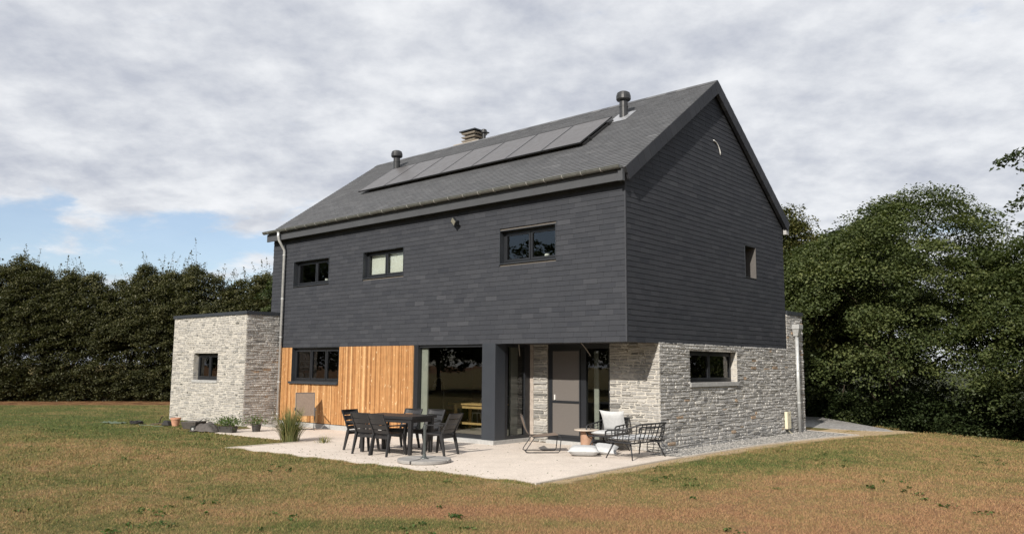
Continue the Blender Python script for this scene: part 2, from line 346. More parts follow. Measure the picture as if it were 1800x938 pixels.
def dup(o, parent=None, loc=None, rz=None, label=None):
    c = o.copy(); COL.objects.link(c)
    if parent is not None: c.parent = parent
    if loc is not None: c.location = loc
    if rz is not None: c.rotation_euler = (0, 0, rz)
    if label: c['label'] = label
    for ch in list(o.children): dup(ch, c)
    return c
def plane(O, Sv, Nv):
    def P(s, t, h): return (O[0]+s*Sv[0]+h*Nv[0], O[1]+s*Sv[1]+h*Nv[1], O[2]+t+h*0)
    return P
FRONT = plane((0, 0, 0), (1, 0), (0, -1)); GABLE = plane((0, 0, 0), (0, 1), (1, 0))
LREC = 1.384
REC = plane((0, LREC, 0), (1, 0), (0, -1))

# ------------------------------------------------------------------ masonry and slate generators
def masonry(mb, mo, P, s0, s1, t0, t1, holes=(), seed=1, hr=(.042, .098), lr=(.12, .38), proud=(.010, .034), gap=.010):
    rnd = random.Random(seed)
    # mortar backing split round the holes
    ys = sorted({t0, t1}|{h[2] for h in holes}|{h[3] for h in holes}); xs = sorted({s0, s1}|{h[0] for h in holes}|{h[1] for h in holes})
    for i in range(len(xs)-1):
        for j in range(len(ys)-1):
            cx_, cy_ = (xs[i]+xs[i+1])/2, (ys[j]+ys[j+1])/2
            if any(h[0] < cx_ < h[1] and h[2] < cy_ < h[3] for h in holes): continue
            mo.pbox(P, xs[i], xs[i+1], ys[j], ys[j+1], -.02, .006)
    ph = [rnd.uniform(0, 6.28) for _ in range(400)]
    t = t0; k = 0
    while t < t1-.02:
        h = rnd.uniform(*hr)
        if t1-(t+h) < .03: h = t1-t
        segs = [(s0, s1)]
        tm = t+h/2
        for ho in holes:
            if ho[2] < tm < ho[3]:
                ns = []
                for (a, b) in segs:
                    if ho[0] > a: ns.append((a, min(b, ho[0])))
                    if ho[1] < b: ns.append((max(a, ho[1]), b))
                segs = [q for q in ns if q[1]-q[0] > .03]
        lo = lambda s, k=k: (.010*math.sin(s*2.3+ph[k % 400])+.006*math.sin(s*6.1+ph[(k*7) % 400])) if t > t0+.01 else 0
        hi = lambda s, k=k: (.010*math.sin(s*2.3+ph[(k+1) % 400])+.006*math.sin(s*6.1+ph[((k+1)*7) % 400])) if t+h < t1-.01 else 0
        for (a, b) in segs:
            s = a
            while s < b-1e-4:
                l = rnd.uniform(*lr)*(0.7+h*4)
                if b-(s+l) < .08: l = b-s
                pieces = [(0.0, 1.0)]
                if h > .075 and l > .2 and rnd.random() < .25: q = rnd.uniform(.35, .65); pieces = [(0, q), (q, 1)]
                for (qa, qb) in pieces:
                    bl, br = t+lo(s)+(h)*qa, t+lo(s+l)+h*qa
                    tl, tr = t+h*qb+(hi(s) if qb == 1 else 0), t+h*qb+(hi(s+l) if qb == 1 else 0)
                    if qa > 0: bl += .0; br += .0
                    g = gap*rnd.uniform(.5, 1.5); sk1, sk2 = rnd.uniform(-.018, .018), rnd.uniform(-.018, .018)
                    if s <= a+1e-4: sk1 = 0
                    if s+l >= b-1e-4: sk2 = 0
                    eL = 0 if s <= a+1e-4 else g; eR = 0 if s+l >= b-1e-4 else g
                    x0, x1 = s+eL, s+l-eR
                    def pt(u, w):   # u across, w up in 0..1
                        bx_ = bl+(br-bl)*u+g; tx_ = tl+(tr-tl)*u-g
                        return (x0+sk1*w)*(1-u)+(x1+sk2*w)*u, bx_+(tx_-bx_)*w
                    c_ = min(.25, .03/max(l, .06))*rnd.uniform(.5, 1.4)
                    ring = [(c_, 0), (.5, rnd.uniform(-.04, .06)), (1-c_, 0), (1, .3), (1, .72), (1-c_, 1), (.5, 1+rnd.uniform(-.08, .04)), (c_, 1), (0, .7), (0, .28)]
                    p0 = [pt(*r) for r in ring]; cxm = sum(p[0] for p in p0)/10; cym = sum(p[1] for p in p0)/10
                    H = rnd.uniform(*proud); dep = rnd.uniform(.004, .011)
                    def inn(p, d): 
                        vx, vy = p[0]-cxm, p[1]-cym; L_ = math.hypot(vx, vy) or 1
                        return (p[0]-vx/L_*d, p[1]-vy/L_*min(d, abs(vy)*.5))
                    tilt = rnd.uniform(-.008, .008); tl2 = rnd.uniform(-.006, .006)
                    vs = [P(p[0], p[1], 0) for p in p0]+[P(p[0], p[1], H*.65) for p in p0]
                    vs += [P(*inn(p, dep), H+tilt*(p[0]-cxm)/max(l, .1)*2+tl2*(p[1]-cym)/max(h, .03)*2+rnd.uniform(-.003, .003)) for p in p0]
                    vs.append(P(cxm, cym, H+rnd.uniform(-.002, .006)))
                    fs = []
                    for i in range(10):
                        j = (i+1) % 10; fs += [(i, j, 10+j, 10+i), (10+i, 10+j, 20+j, 20+i), (20+i, 20+j, 30)]
                    tv = min(1, max(0, rnd.gauss(.5, .19)))
                    tv = min(tv, .94)
                    if rnd.random() < .012: tv = .99
                    mb.add(vs, fs, tv)
                s += l
        t += h; k += 1
def slates(mb, Pm, t0, t1, course, width, left, right, holes=(), seed=2, th=.016, lift=.006, back=.0):
    """lapped slates: each one a thin board, proud at its lower edge.  left/right give the extent at height t"""
    rnd = random.Random(seed); n = max(1, round((t1-t0)/course)); ch = (t1-t0)/n
    for k in range(n):
        a, b = t0+k*ch, t0+(k+1)*ch; off = (k % 2)*width/2+rnd.uniform(-.02, .02)
        L = min(left(a), left(b)); Rr = max(right(a), right(b))
        s = L-off
        segs = [(L, Rr)]
        tm = (a+b)/2
        for ho in holes:
            if ho[2]-1e-3 < tm < ho[3]+1e-3:
                ns = []
                for (p, q) in segs:
                    if ho[0] > p: ns.append((p, min(q, ho[0])))
                    if ho[1] < q: ns.append((max(p, ho[1]), q))
                segs = ns
        while s < Rr:
            e = s+width*rnd.choice((1, 1, 1, .97, 1.03)); tint = min(1, max(0, rnd.gauss(.5, .10)))
            if rnd.random() < .03: tint = min(1, tint+.3)
            for (p, q) in segs:
                x0, x1 = max(s, p), min(e, q)
                if x1-x0 < .012: continue
                g0 = .0018 if x0 > p else 0; g1 = .0018 if x1 < q else 0
                xa0, xa1 = x0+g0, x1-g1
                bl, br = max(xa0, left(a)), min(xa1, right(a)); tl_, tr_ = max(xa0, left(b)), min(xa1, right(b))
                if br <= bl and tr_ <= tl_: continue
                if br <= bl: br = bl = (min(max(bl, tl_), tr_))
                if tr_ <= tl_: tr_ = tl_ = (min(max(tl_, bl), br))
                dz = rnd.uniform(-.004, .004); hh = th+rnd.uniform(0, .003)
                mb.hexa([Pm(bl, a+dz, 0), Pm(br, a+dz, 0), Pm(br, a+dz, hh), Pm(bl, a+dz, hh), Pm(tl_, b, 0), Pm(tr_, b, 0), Pm(tr_, b, lift), Pm(tl_, b, lift)], tint)
            s = e
def wallgrid(mb, P, s0, s1, t0, t1, holes, h0, h1):
    xs = sorted({s0, s1}|{h[0] for h in holes}|{h[1] for h in holes}); ys = sorted({t0, t1}|{h[2] for h in holes}|{h[3] for h in holes})
    for i in range(len(xs)-1):
        for j in range(len(ys)-1):
            cx_, cy_ = (xs[i]+xs[i+1])/2, (ys[j]+ys[j+1])/2
            if any(h[0] < cx_ < h[1] and h[2] < cy_ < h[3] for h in holes): continue
            mb.pbox(P, xs[i], xs[i+1], ys[j], ys[j+1], h0, h1)
def liner(mb, P, s0, s1, t0, t1, depth, th=.02, out=.004, bottom=True):
    mb.pbox(P, s0, s0+th, t0, t1, -depth, out); mb.pbox(P, s1-th, s1, t0, t1, -depth, out)
    mb.pbox(P, s0+th, s1-th, t1-th, t1, -depth, out)
    if bottom: mb.pbox(P, s0+th, s1-th, t0, t0+th, -depth, out)

# ------------------------------------------------------------------ GROUND
xs = np.concatenate([[-900, -400, -200, -120, -80, -60], np.arange(-50, 50.1, .5), [60, 80, 120, 200, 400, 900]])
ys = xs.copy()
def crest(x, y):
    best = None
    d = np.full(np.shape(x), 1e9)
    for (a, b) in zip(CREST[:-1], CREST[1:]):
        ax, ay = a; bx_, by_ = b; L = math.hypot(bx_-ax, by_-ay); ux, uy = (bx_-ax)/L, (by_-ay)/L
        tt = np.clip((x-ax)*ux+(y-ay)*uy, -1e3 if a == CREST[0] else 0, L if b != CREST[-1] else 1e3); px, py = ax+tt*ux, ay+tt*uy
        dd = np.hypot(x-px, y-py); sg = np.where((x-ax)*(-uy)+(y-ay)*ux > 0, 1, -1)
        best = np.where(dd < d, sg*dd, best if best is not None else 0); d = np.minimum(d, dd)
    return best
X, Y = np.meshgrid(xs, ys, indexing='ij'); dcr = crest(X, Y); Z = -np.clip(dcr*.4, 0, 1.8)
nx, ny = len(xs), len(ys)
me = bpy.data.meshes.new('lawn'); I = np.arange(nx*ny).reshape(nx, ny)
me.from_pydata(np.stack([X, Y, Z], -1).reshape(-1, 3).tolist(), [], np.stack([I[:-1, :-1], I[1:, :-1], I[1:, 1:], I[:-1, 1:]], -1).reshape(-1, 4).tolist())
me.materials.append(M['lawn']); lawn = bpy.data.objects.new('lawn', me); COL.objects.link(lawn); tag(lawn, kind='structure')
fcurve = lambda y: .85+.018*max(0, y-3)**2
PATIO = [(-7.97, -5.14), (-2.46, -4.72), (1.0, -4.49), (.85, -1), (.80, .86), (.03, .86), (.03, 1.5), (-14.2, 1.5), (-14.2, -1.1), (-12.95, -1.5), (-12.74, -2.93), (-12.1, -3.22), (-9.3, -3.05), (-8.1, -2.9)]
o = MB().poly(PATIO, -.05, .012).obj('terrace', 'patio'); tag(o, kind='structure')
GR = [(.03, .865), (.80, .865)]+[(fcurve(y), y) for y in np.linspace(1, 9.9, 14)]+[(-1, 10.9), (-1, 10.3), (.03, 10.3)]
o = MB().poly(GR, -.05, .02).obj('gravel_margin', 'gravel'); tag(o, kind='structure')
def kerb(name, pts, w=.07, z=.03):
    mb = MB()
    for a, b in zip(pts[:-1], pts[1:]): mb.bar((a[0], a[1], z/2-.03), (b[0], b[1], z/2-.03), w, z+.06)
    o = mb.obj(name, 'conc'); return tag(o, kind='structure')
kerb('terrace_kerb', [(-8.06, -2.9), (-8.0, -5.17), (-2.46, -4.76), (1.03, -4.53)])
kerb('margin_kerb', [(1.035, -4.52), (.89, -1), (.84, .9)]+[(fcurve(y)+.035, y) for y in np.linspace(1.3, 9.92, 14)]+[(-1, 10.95)])
ROAD = [(-6.5, 26), (-2.83, 18.6), (1.6, 13.2), (2.05, 12.35), (1.15, 11.9), (-.66, 12.2), (-3.5, 17.5), (-8, 26)]
o = MB().poly(ROAD, -.08, .01).obj('gravel_road', 'roadgravel'); tag(o, kind='structure')
# loose stones in the margin
rnd = random.Random(8); mb = MB()
for i in range(5200):
    y = rnd.uniform(.92, 9.9); x = rnd.uniform(.05, fcurve(y)-.03)
    r = rnd.uniform(.012, .028); a = rnd.uniform(0, 6.28); vs = []
    for k in range(5): vs.append((x+r*math.cos(a+k*1.257)*rnd.uniform(.7, 1.2), y+r*math.sin(a+k*1.257)*rnd.uniform(.7, 1.2), .022+r*.15))
    vs.append((x, y, .022+r*.75)); mb.add(vs, [(k, (k+1) % 5, 5) for k in range(5)], rnd.random())
M['pebble'] = tinted('pebbles', [(0, (.12, .12, .115)), (.5, (.23, .225, .215)), (1, (.42, .40, .375))], .8, 20, .2, 0)
tag(mb.obj('loose_gravel', 'pebble'), 'loose grey gravel stones along the foot of the stone gable wall', 'gravel', kind='stuff')

# ------------------------------------------------------------------ HOUSE
L, WD, H2, EV, RZ, SLP = 14.567, 9.011, 2.6, 6.573, 9.917, .71504
e_ = .172
house = thing('house', 'two storey house with black slate cladding over pale ledge stone and larch boards', 'house')
roofz = lambda y: EV+SLP*(y+e_)
# openings
WU = [(-13.30, -11.30, 4.60, 5.47), (-9.57, -7.67, 4.62, 5.47), (-3.89, -2.02, 4.62, 5.51)]
WT = (-13.17, -10.61, 1.46, 2.56)
WG = (2.86, 5.50, 1.62, 2.42)
WGU = (6.22, 6.96, 4.58, 5.53)
# structural core (plaster inside)
core = MB()
wallgrid(core, FRONT, -L, 0, H2, 6.42, [(a, b, c, d) for a, b, c, d in WU], -.30, -.02)
wallgrid(core, FRONT, -13.9, -6.98, .12, H2, [WT, (-7.02, -6.98, 0, H2)], -.28, -.03)
wallgrid(core, GABLE, .30, 8.71, H2, 6.42, [WGU], -.40, -.02)
core.box(-L, 0, WD-.3, WD, 0, 6.42); core.box(-L, -L+.3, .3, WD-.3, 0, 6.42)
wallgrid(core, GABLE, LREC+.02, 10.3, -.1, H2, [WG], -.36, -.02)
# recess wall pieces
core.pbox(REC, -3.98, -3.40, 0, H2, -.3, -.02); core.pbox(REC, -1.40, -.36, 0, H2, -.3, -.02)
core.box(-L, 0, .3, WD-.3, 2.66, 2.9)       # floor between the storeys
core.box(-L, -.02, .02, .3, 2.60, 2.62); 
core.obj('wall', 'plaster', house)
# gable triangle
g = MB(); g.add([(-.3, 0, 6.42), (-.3, WD, 6.42), (-.3, WD/2, RZ-.25), (-.02, 0, 6.42), (-.02, WD, 6.42), (-.02, WD/2, RZ-.25)], [(0, 1, 2), (5, 4, 3), (0, 3, 4, 1), (1, 4, 5, 2), (2, 5, 3, 0)])
g.obj('gable_wall', 'slateback', house); g = MB(); g.add([(-L, 0, 6.42), (-L, WD, 6.42), (-L, WD/2, RZ-.25), (-L+.3, 0, 6.42), (-L+.3, WD, 6.42), (-L+.3, WD/2, RZ-.25)], [(0, 1, 2), (5, 4, 3), (0, 3, 4, 1), (1, 4, 5, 2), (2, 5, 3, 0)])
g.obj('gable_wall', 'slateback', house)
# soffit under the overhang
s_ = MB(); s_.box(-4.05, -.0, .0, LREC, 2.585, 2.599); s_.obj('soffit', 'fascia', house)
# floor inside, inner partitions
s_ = MB(); s_.box(-13.9, -4.1, .10, 8.7, .02, .10); s_.box(-4.1, -.36, 1.5, 8.7, .02, .10); s_.obj('interior_floor', 'tilefloor', house)
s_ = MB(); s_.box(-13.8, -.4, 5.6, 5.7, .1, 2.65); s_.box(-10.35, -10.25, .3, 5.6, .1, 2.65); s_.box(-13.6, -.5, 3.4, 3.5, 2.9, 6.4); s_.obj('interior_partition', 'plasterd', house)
MB().box(-10.6, -10.5, .3, 3.4, 2.9, 6.4).obj('interior_partition', 'plaster', house); MB().box(-6.1, -6.0, .3, 3.4, 2.9, 6.4).obj('interior_partition', 'plaster', house)
# slate cladding
c = MB(); slates(c, FRONT, H2-.03, 6.44, .124, .40, lambda t: -L-.02, lambda t: .0, [(a-.0, b, cc, d) for a, b, cc, d in WU], 3, .014)
c.pbox(FRONT, -.014, .016, H2-.03, 6.4, -.02, .022, .9)
c.obj('front_slate_cladding', 'slate', house)
c = MB()
def gl(t): return .0 if t < 6.5 else (t-6.5)/SLP
def gr(t): return WD if t < 6.5 else WD-(t-6.5)/SLP
slates(c, GABLE, H2-.03, RZ-.27, .124, .40, gl, gr, [WGU], 5, .012)
c.obj('gable_slate_cladding', 'slate', house)
# stone walls
def stonewall(name, P, s0, s1, t0, t1, holes, seed, m='stone', **k):
    a, b = MB(), MB(); masonry(a, b, P, s0, s1, t0, t1, holes, seed, **k)
    w = a.obj(name, m, house); b.obj('mortar', 'mortar', w); return w
stonewall('gable_stone_wall', GABLE, LREC-.02, 9.06, 0, H2-.0, [(WG[0], WG[1], WG[2]-.12, WG[3])], 11)
stonewall('rear_stone_wall', GABLE, 9.06, 10.32, 0, 3.66, [], 12)
stonewall('porch_stone_wall', REC, -1.405, .02, .02, H2-.02, [], 13, 'stonel')
stonewall('porch_stone_pier', REC, -3.86, -3.40, .02, H2-.02, [], 14, 'stonel', lr=(.2, .6), hr=(.05, .08), proud=(.01, .045))
MB().pbox(REC, -4.0, -3.87, .02, H2-.02, -.02, .01).obj('bare_render_strip', 'render', house)
BX, BY, BW, BH = -13.962, -1.282, 5.019, 3.68
ANF = plane((0, BY, 0), (1, 0), (0, -1)); ANS = plane((BX, 0, 0), (0, 1), (1, 0))
WA = (-17.40, -15.70, 1.45, 2.38)
stonewall('annex_stone_wall', ANF, BX-BW, BX, -.08, BH-.03, [(WA[0], WA[1], WA[2]-.09, WA[3])], 21, 'stonel', hr=(.045, .085), lr=(.14, .36), proud=(.006, .022))
stonewall('annex_side_wall', ANS, BY, -.0, -.08, BH-.03, [], 22, 'stone', hr=(.05, .09))
s_ = MB(); wallgrid(s_, ANF, BX-BW+.01, BX-.01, -.1, BH-.02, [(WA[0], WA[1], WA[2]-.09, WA[3])], -.3, -.021); s_.box(BX-.3, BX-.021, BY+.3, 0, -.1, BH-.02); s_.box(BX-BW+.01, BX-BW+.3, BY+.3, 5, -.1, BH-.02)
s_.box(BX-BW+.3, BX-.6, 4.8, 5, -.1, BH-.02); s_.box(BX-BW+.3, BX-.3, BY+.3, 4.8, BH-.2, BH-.05); s_.obj('annex_wall', 'plaster', house)
s_ = MB(); s_.box(BX-BW-.05, BX+.05, BY-.05, BY+.25, BH-.03, BH+.08); s_.box(BX-.25, BX+.05, BY+.25, -.02, BH-.03, BH+.08); s_.box(BX-BW-.05, BX-BW+.25, BY+.25, 5, BH-.03, BH+.08); s_.box(BX-BW+.25, BX-.25, BY+.25, 5, BH-.03, BH+.02)
s_.obj('annex_coping', 'anthra', house)
s_ = MB(); s_.box(-5, .05, 9.07, 10.36, 3.66, 3.78); s_.obj('rear_coping', 'anthra', house)
s_ = MB(); s_.box(-5, -.36, 10.0, 10.3, 0, 3.66); s_.obj('rear_wall', 'mortar', house)
# timber cladding
c = MB(); rnd = random.Random(31); x = -13.93
c2 = MB()
wallgrid(c2, FRONT, -13.95, -7.12, .16, H2-.035, [WT], -.03, .002); 
while x < -7.15:
    w = rnd.choice((.045, .06, .075, .045)); x1 = min(x+w, -7.13); hh = rnd.choice((.028, .040, .034)); tv = min(1, max(0, rnd.gauss(.5, .25)))
    if x1 > WT[0] and x < WT[1]:
        c.pbox(FRONT, x, x1-.008, .17, WT[2]-.075, .002, hh, tv)
        if x < WT[0]: c.pbox(FRONT, x, min(x1-.008, WT[0]-.001), WT[2]-.06, H2-.035, .002, hh, tv)
    else: c.pbox(FRONT, x, x1-.008, .17, H2-.035, .002, hh, tv)
    x = x1
tw = c.obj('timber_cladding', 'timber', house); c2.obj('backing_board', 'slateback', tw)
# plinth
s_ = MB(); s_.box(-13.95, -7.14, -.03, .12, 0, .15); s_.box(-7.13, -3.97, -.10, .10, 0, .115); s_.box(-4.25, -3.97, .10, LREC-.02, 0, .115); s_.box(-3.39, -1.41, LREC-.08, LREC+.3, 0, .10)
s_.obj('stone_plinth', 'bluestone', house, bevel=.006)

def window(P, s0, s1, t0, t1, depth, splits, name='window', fw=.065, blind=None, sashw=.05, fm='frameblack', sillspec=None, lin=None, gm='glass'):
    f = MB(); d0, d1 = -depth-.07, -depth
    f.pbox(P, s0, s0+fw, t0, t1, d0, d1); f.pbox(P, s1-fw, s1, t0, t1, d0, d1); f.pbox(P, s0+fw, s1-fw, t0, t0+fw, d0, d1); f.pbox(P, s0+fw, s1-fw, t1-fw, t1, d0, d1)
    w = f.obj(name, fm, house)
    ed = [s0+fw]+[s0+fw+(s1-s0-2*fw)*q for q in splits]+[s1-fw]
    for i, (a, b) in enumerate(zip(ed[:-1], ed[1:])):
        a2 = a+(.01 if i else 0); b2 = b-(.01 if i < len(ed)-2 else 0)
        s = MB(); h0, h1 = -depth-.05, -depth+.012
        s.pbox(P, a2, a2+sashw, t0+fw, t1-fw, h0, h1); s.pbox(P, b2-sashw, b2, t0+fw, t1-fw, h0, h1)
        s.pbox(P, a2+sashw, b2-sashw, t0+fw, t0+fw+sashw, h0, h1); s.pbox(P, a2+sashw, b2-sashw, t1-fw-sashw, t1-fw, h0, h1)
        s.obj('sash', fm, w)
        g_ = MB(); g_.add([P(a2+sashw, t0+fw+sashw, -depth-.02), P(b2-sashw, t0+fw+sashw, -depth-.02), P(b2-sashw, t1-fw-sashw, -depth-.02), P(a2+sashw, t1-fw-sashw, -depth-.02)], [(0, 1, 2, 3)])
        g_.obj('pane', gm, w)
        if blind: bl = MB(); bl.pbox(P, a2+.02, b2-.02, t0+fw+.01, t1-fw-.01, -depth-.11, -depth-.10); bl.obj('blind', blind, w)
    if len(ed) > 2:
        for q in ed[1:-1]: pass
    if sillspec:
        m, e0, e1, tt, out = sillspec; MB().pbox(P, s0-e0, s1+e1, t0-tt, t0-.002, -depth+.0, out).obj('sill', m, w, bevel=.004)
    if lin: l = MB(); liner(l, P, s0-.02 if False else s0, s1, t0, t1, depth, .018, .022); l.obj('reveal', lin, w)
    return w
DU = .15
for i, (a, b, c_, d) in enumerate(WU):
    w = window(FRONT, a+.018, b-.018, c_+.018, d-.018, DU, [.5] if i != 0 else [.56], lin=None, blind='blind' if i == 1 else None)
    l = MB(); liner(l, FRONT, a, b, c_, d, DU+.02, .017, .024); l.obj('reveal', 'anthra', w)
    w['label'] = ['small black window of two lights at the far left upstairs', 'black window upstairs with cream blinds drawn', 'widest black window upstairs near the corner'][i]
w = window(FRONT, WT[0]+.01, WT[1]-.01, WT[2], WT[3]-.01, .09, [.36, .70], sillspec=('anthra', .10, .03, .075, .10)); w['label'] = 'black window of three lights set in the larch boards'
l = MB(); liner(l, FRONT, WT[0], WT[1], WT[2], WT[3], .11, .009, .036, False); l.obj('reveal', 'anthra', w)
w = window(GABLE, WG[0], WG[1], WG[2], WG[3], .16, [.5], sillspec=('bluestone', .03, .06, .11, .055)); w['label'] = 'black window of two lights with pale stone sill in the stone gable'
# reveals of the stone openings
c, b = MB(), MB(); RV = plane((0, WG[1]+.0, 0), (1, 0), (0, -1)); masonry(c, b, RV, -.20, .02, WG[2], WG[3], [], 33, lr=(.1, .24), proud=(.002, .008)); c.obj('stone_reveal', 'stone', w); b.obj('reveal_mortar', 'mortar', w)
w = window(ANF, WA[0], WA[1], WA[2], WA[3], .18, [.5], fw=.08, sillspec=('bluestone', .03, .0, .09, .03)); w['label'] = 'small square black window in the pale stone annex'
c, b = MB(), MB(); RV = plane((WA[0], 0, 0), (0, 1), (1, 0)); masonry(c, b, RV, BY-.0, BY+.2, WA[2]-.02, WA[3], [], 34, lr=(.1, .24), proud=(.002, .008)); c.obj('stone_reveal', 'stone', w); b.obj('reveal_mortar', 'mortar', w)
w = window(GABLE, WGU[0]+.018, WGU[1]-.018, WGU[2]+.018, WGU[3]-.018, .30, [], fw=.05); w['label'] = 'narrow deep set window high in the slate gable'
l = MB(); l.pbox(GABLE, WGU[0], WGU[0]+.017, WGU[2], WGU[3], -.32, .02); l.pbox(GABLE, WGU[0], WGU[1]-.017, WGU[3]-.017, WGU[3], -.32, .02); l.pbox(GABLE, WGU[0]+.017, WGU[1]-.017, WGU[2], WGU[2]+.017, -.32, .02); l.obj('reveal', 'anthra', w)
MB().pbox(GABLE, WGU[1]-.017, WGU[1], WGU[2], WGU[3]-.018, -.32, .02).obj('sunlit_reveal_side', 'sunlitreveal', w)  # side of the recess facing the sun, sunlight put into its colour

# corner glazing: big front pane, metal clad column, return pane
gz = MB(); f0, f1 = -.12, -.04
gz.pbox(FRONT, -7.11, -6.95, .115, 2.58, f0, .02); gz.pbox(FRONT, -6.95, -4.46, .115, .22, f0, f1); gz.pbox(FRONT, -6.95, -4.46, 2.50, 2.58, f0, f1)
w = gz.obj('glazing_frame', 'frameblack', house); w['label'] = 'floor to ceiling fixed pane beside the larch boards'
MB().add([FRONT(-6.95, .22, -.08), FRONT(-4.46, .22, -.08), FRONT(-4.46, 2.5, -.08), FRONT(-6.95, 2.5, -.08)], [(0, 1, 2, 3)]).obj('pane', 'glass', w)
MB().pbox(FRONT, -6.95, -6.70, .12, 2.55, -.17, -.13).obj('curtain', 'curtain', w)
gz = MB(); gz.box(-4.45, -3.985, -.035, .36, .118, 2.583); gz.obj('column', 'anthral', house, bevel=.004)
RT = plane((-3.99, 0, 0), (0, 1), (1, 0))
gz = MB(); gz.pbox(RT, .365, .46, .118, 2.583, -.10, -.002); gz.pbox(RT, 1.16, LREC-.005, .118, 2.583, -.10, -.002); gz.pbox(RT, .46, 1.16, .118, .20, -.10, -.002); gz.pbox(RT, .46, 1.16, 2.50, 2.583, -.10, -.002)
w = gz.obj('glazing_frame', 'frameblack', house); w['label'] = 'narrow return pane beside the stone pier'
MB().add([RT(.46, .2, -.05), RT(1.16, .2, -.05), RT(1.16, 2.5, -.05), RT(.46, 2.5, -.05)], [(0, 1, 2, 3)]).obj('pane', 'glass', w)
MB().pbox(RT, .85, 1.14, .12, 2.55, -.30, -.24).obj('curtain', 'curtain', w)

# terrace doors: fly screen on the left leaf, glass on the right
DR = plane((0, LREC, 0), (1, 0), (0, -1))
dr = MB(); a0, a1 = -3.385, -1.415
dr.pbox(DR, a0, a0+.10, .10, 2.58, -.12, -.03); dr.pbox(DR, a1-.05, a1, .10, 2.58, -.12, -.03); dr.pbox(DR, a0+.10, a1-.05, 2.46, 2.58, -.12, -.03); dr.pbox(DR, -2.32, -2.16, .10, 2.46, -.12, -.025); dr.pbox(DR, a0+.10, a1-.05, .10, .19, -.12, -.03)
door = dr.obj('terrace_door', 'frameblack', house); door['label'] = 'black double terrace door with a fly screen on its left leaf'
sc_ = MB(); sc_.pbox(DR, a0+.10, a0+.14, .19, 2.46, -.05, -.01); sc_.pbox(DR, -2.37, -2.33, .19, 2.46, -.05, -.01); sc_.pbox(DR, a0+.14, -2.37, .19, .25, -.05, -.01); sc_.pbox(DR, a0+.14, -2.37, 2.40, 2.46, -.05, -.01); sc_.pbox(DR, a0+.14, -2.37, 1.06, 1.12, -.05, -.01)
sc_.obj('screen_frame', 'frameblack', door)
MB().pbox(DR, a0+.14, -2.37, .25, 1.06, -.035, -.028).obj('fly_screen', 'mesh', door); MB().pbox(DR, a0+.14, -2.37, 1.12, 2.40, -.035, -.028).obj('fly_screen', 'mesh', door)
MB().pbox(DR, a0+.22, a0+.245, 1.14, 1.27, -.028, .012).obj('handle', 'white', door)
MB().add([DR(-2.16, .19, -.07), DR(a1-.05, .19, -.07), DR(a1-.05, 2.46, -.07), DR(-2.16, 2.46, -.07)], [(0, 1, 2, 3)]).obj('pane', 'glass', door)
MB().pbox(DR, -2.14, -2.0, .12, 2.4, -.4, -.36).obj('curtain', 'curtain', door)

# roof
rf = MB()
def RP(side):
    n_ = math.sqrt(1+SLP*SLP)
    def P(s, t, h):    # t metres up the slope from the eave
        y = -e_-.06+t/n_; z = EV+SLP*(-.06)+t*SLP/n_
        y -= h*SLP/n_; z += h/n_
        return (s, y, z) if side == 0 else (s, WD-y, z)
    return P
TL = (WD/2+e_+.06)*math.sqrt(1+SLP*SLP)
P0, P1 = RP(0), RP(1)
for P in (P0, P1): rf.pbox(P, -L-.05, .15, 0, TL, -.14, 0)
roof = rf.obj('roof', 'slateback', house)
c = MB(); slates(c, P0, 0, TL, .118, .30, lambda t: -L-.055, lambda t: .155, [], 9, .015, .004); slates(c, P1, 0, TL, .25, .6, lambda t: -L-.055, lambda t: .155, [], 10, .014, .004)
c.obj('roof_slates', 'rslate', roof)
c = MB(); x = -L-.05
while x < .14:
    x1 = min(x+.33, .16)
    for P in (P0, P1): c.pbox(P, x, x1-.004, TL-.17, TL+.008, .010, .022, random.random())
    x = x1
c.obj('ridge', 'rslate', roof)
# verge boards hung with slates at both gable ends
for xo, nm in ((.09, 'verge'), (-L-.09, 'verge')):
    c = MB()
    for P in (P0, P1):
        t = .02
        while t < TL-.02:
            t1_ = min(t+.31, TL)
            tv = random.random()
            c.pbox(P, xo-.02, xo+.075, t+.003, t1_-.003, -.30, -.004 if xo > 0 else -.004, tv)
            c.hexa([P(xo+.076, t-.04, -.30), P(xo+.084, t-.04, -.30), P(xo+.084, t, .004), P(xo+.076, t, .004), P(xo+.076, t1_-.045, -.30), P(xo+.079, t1_-.045, -.30), P(xo+.079, t1_-.005, .004), P(xo+.076, t1_-.005, .004)], .4+.25*tv)
            t = t1_
    c.obj(nm, 'slate', roof)
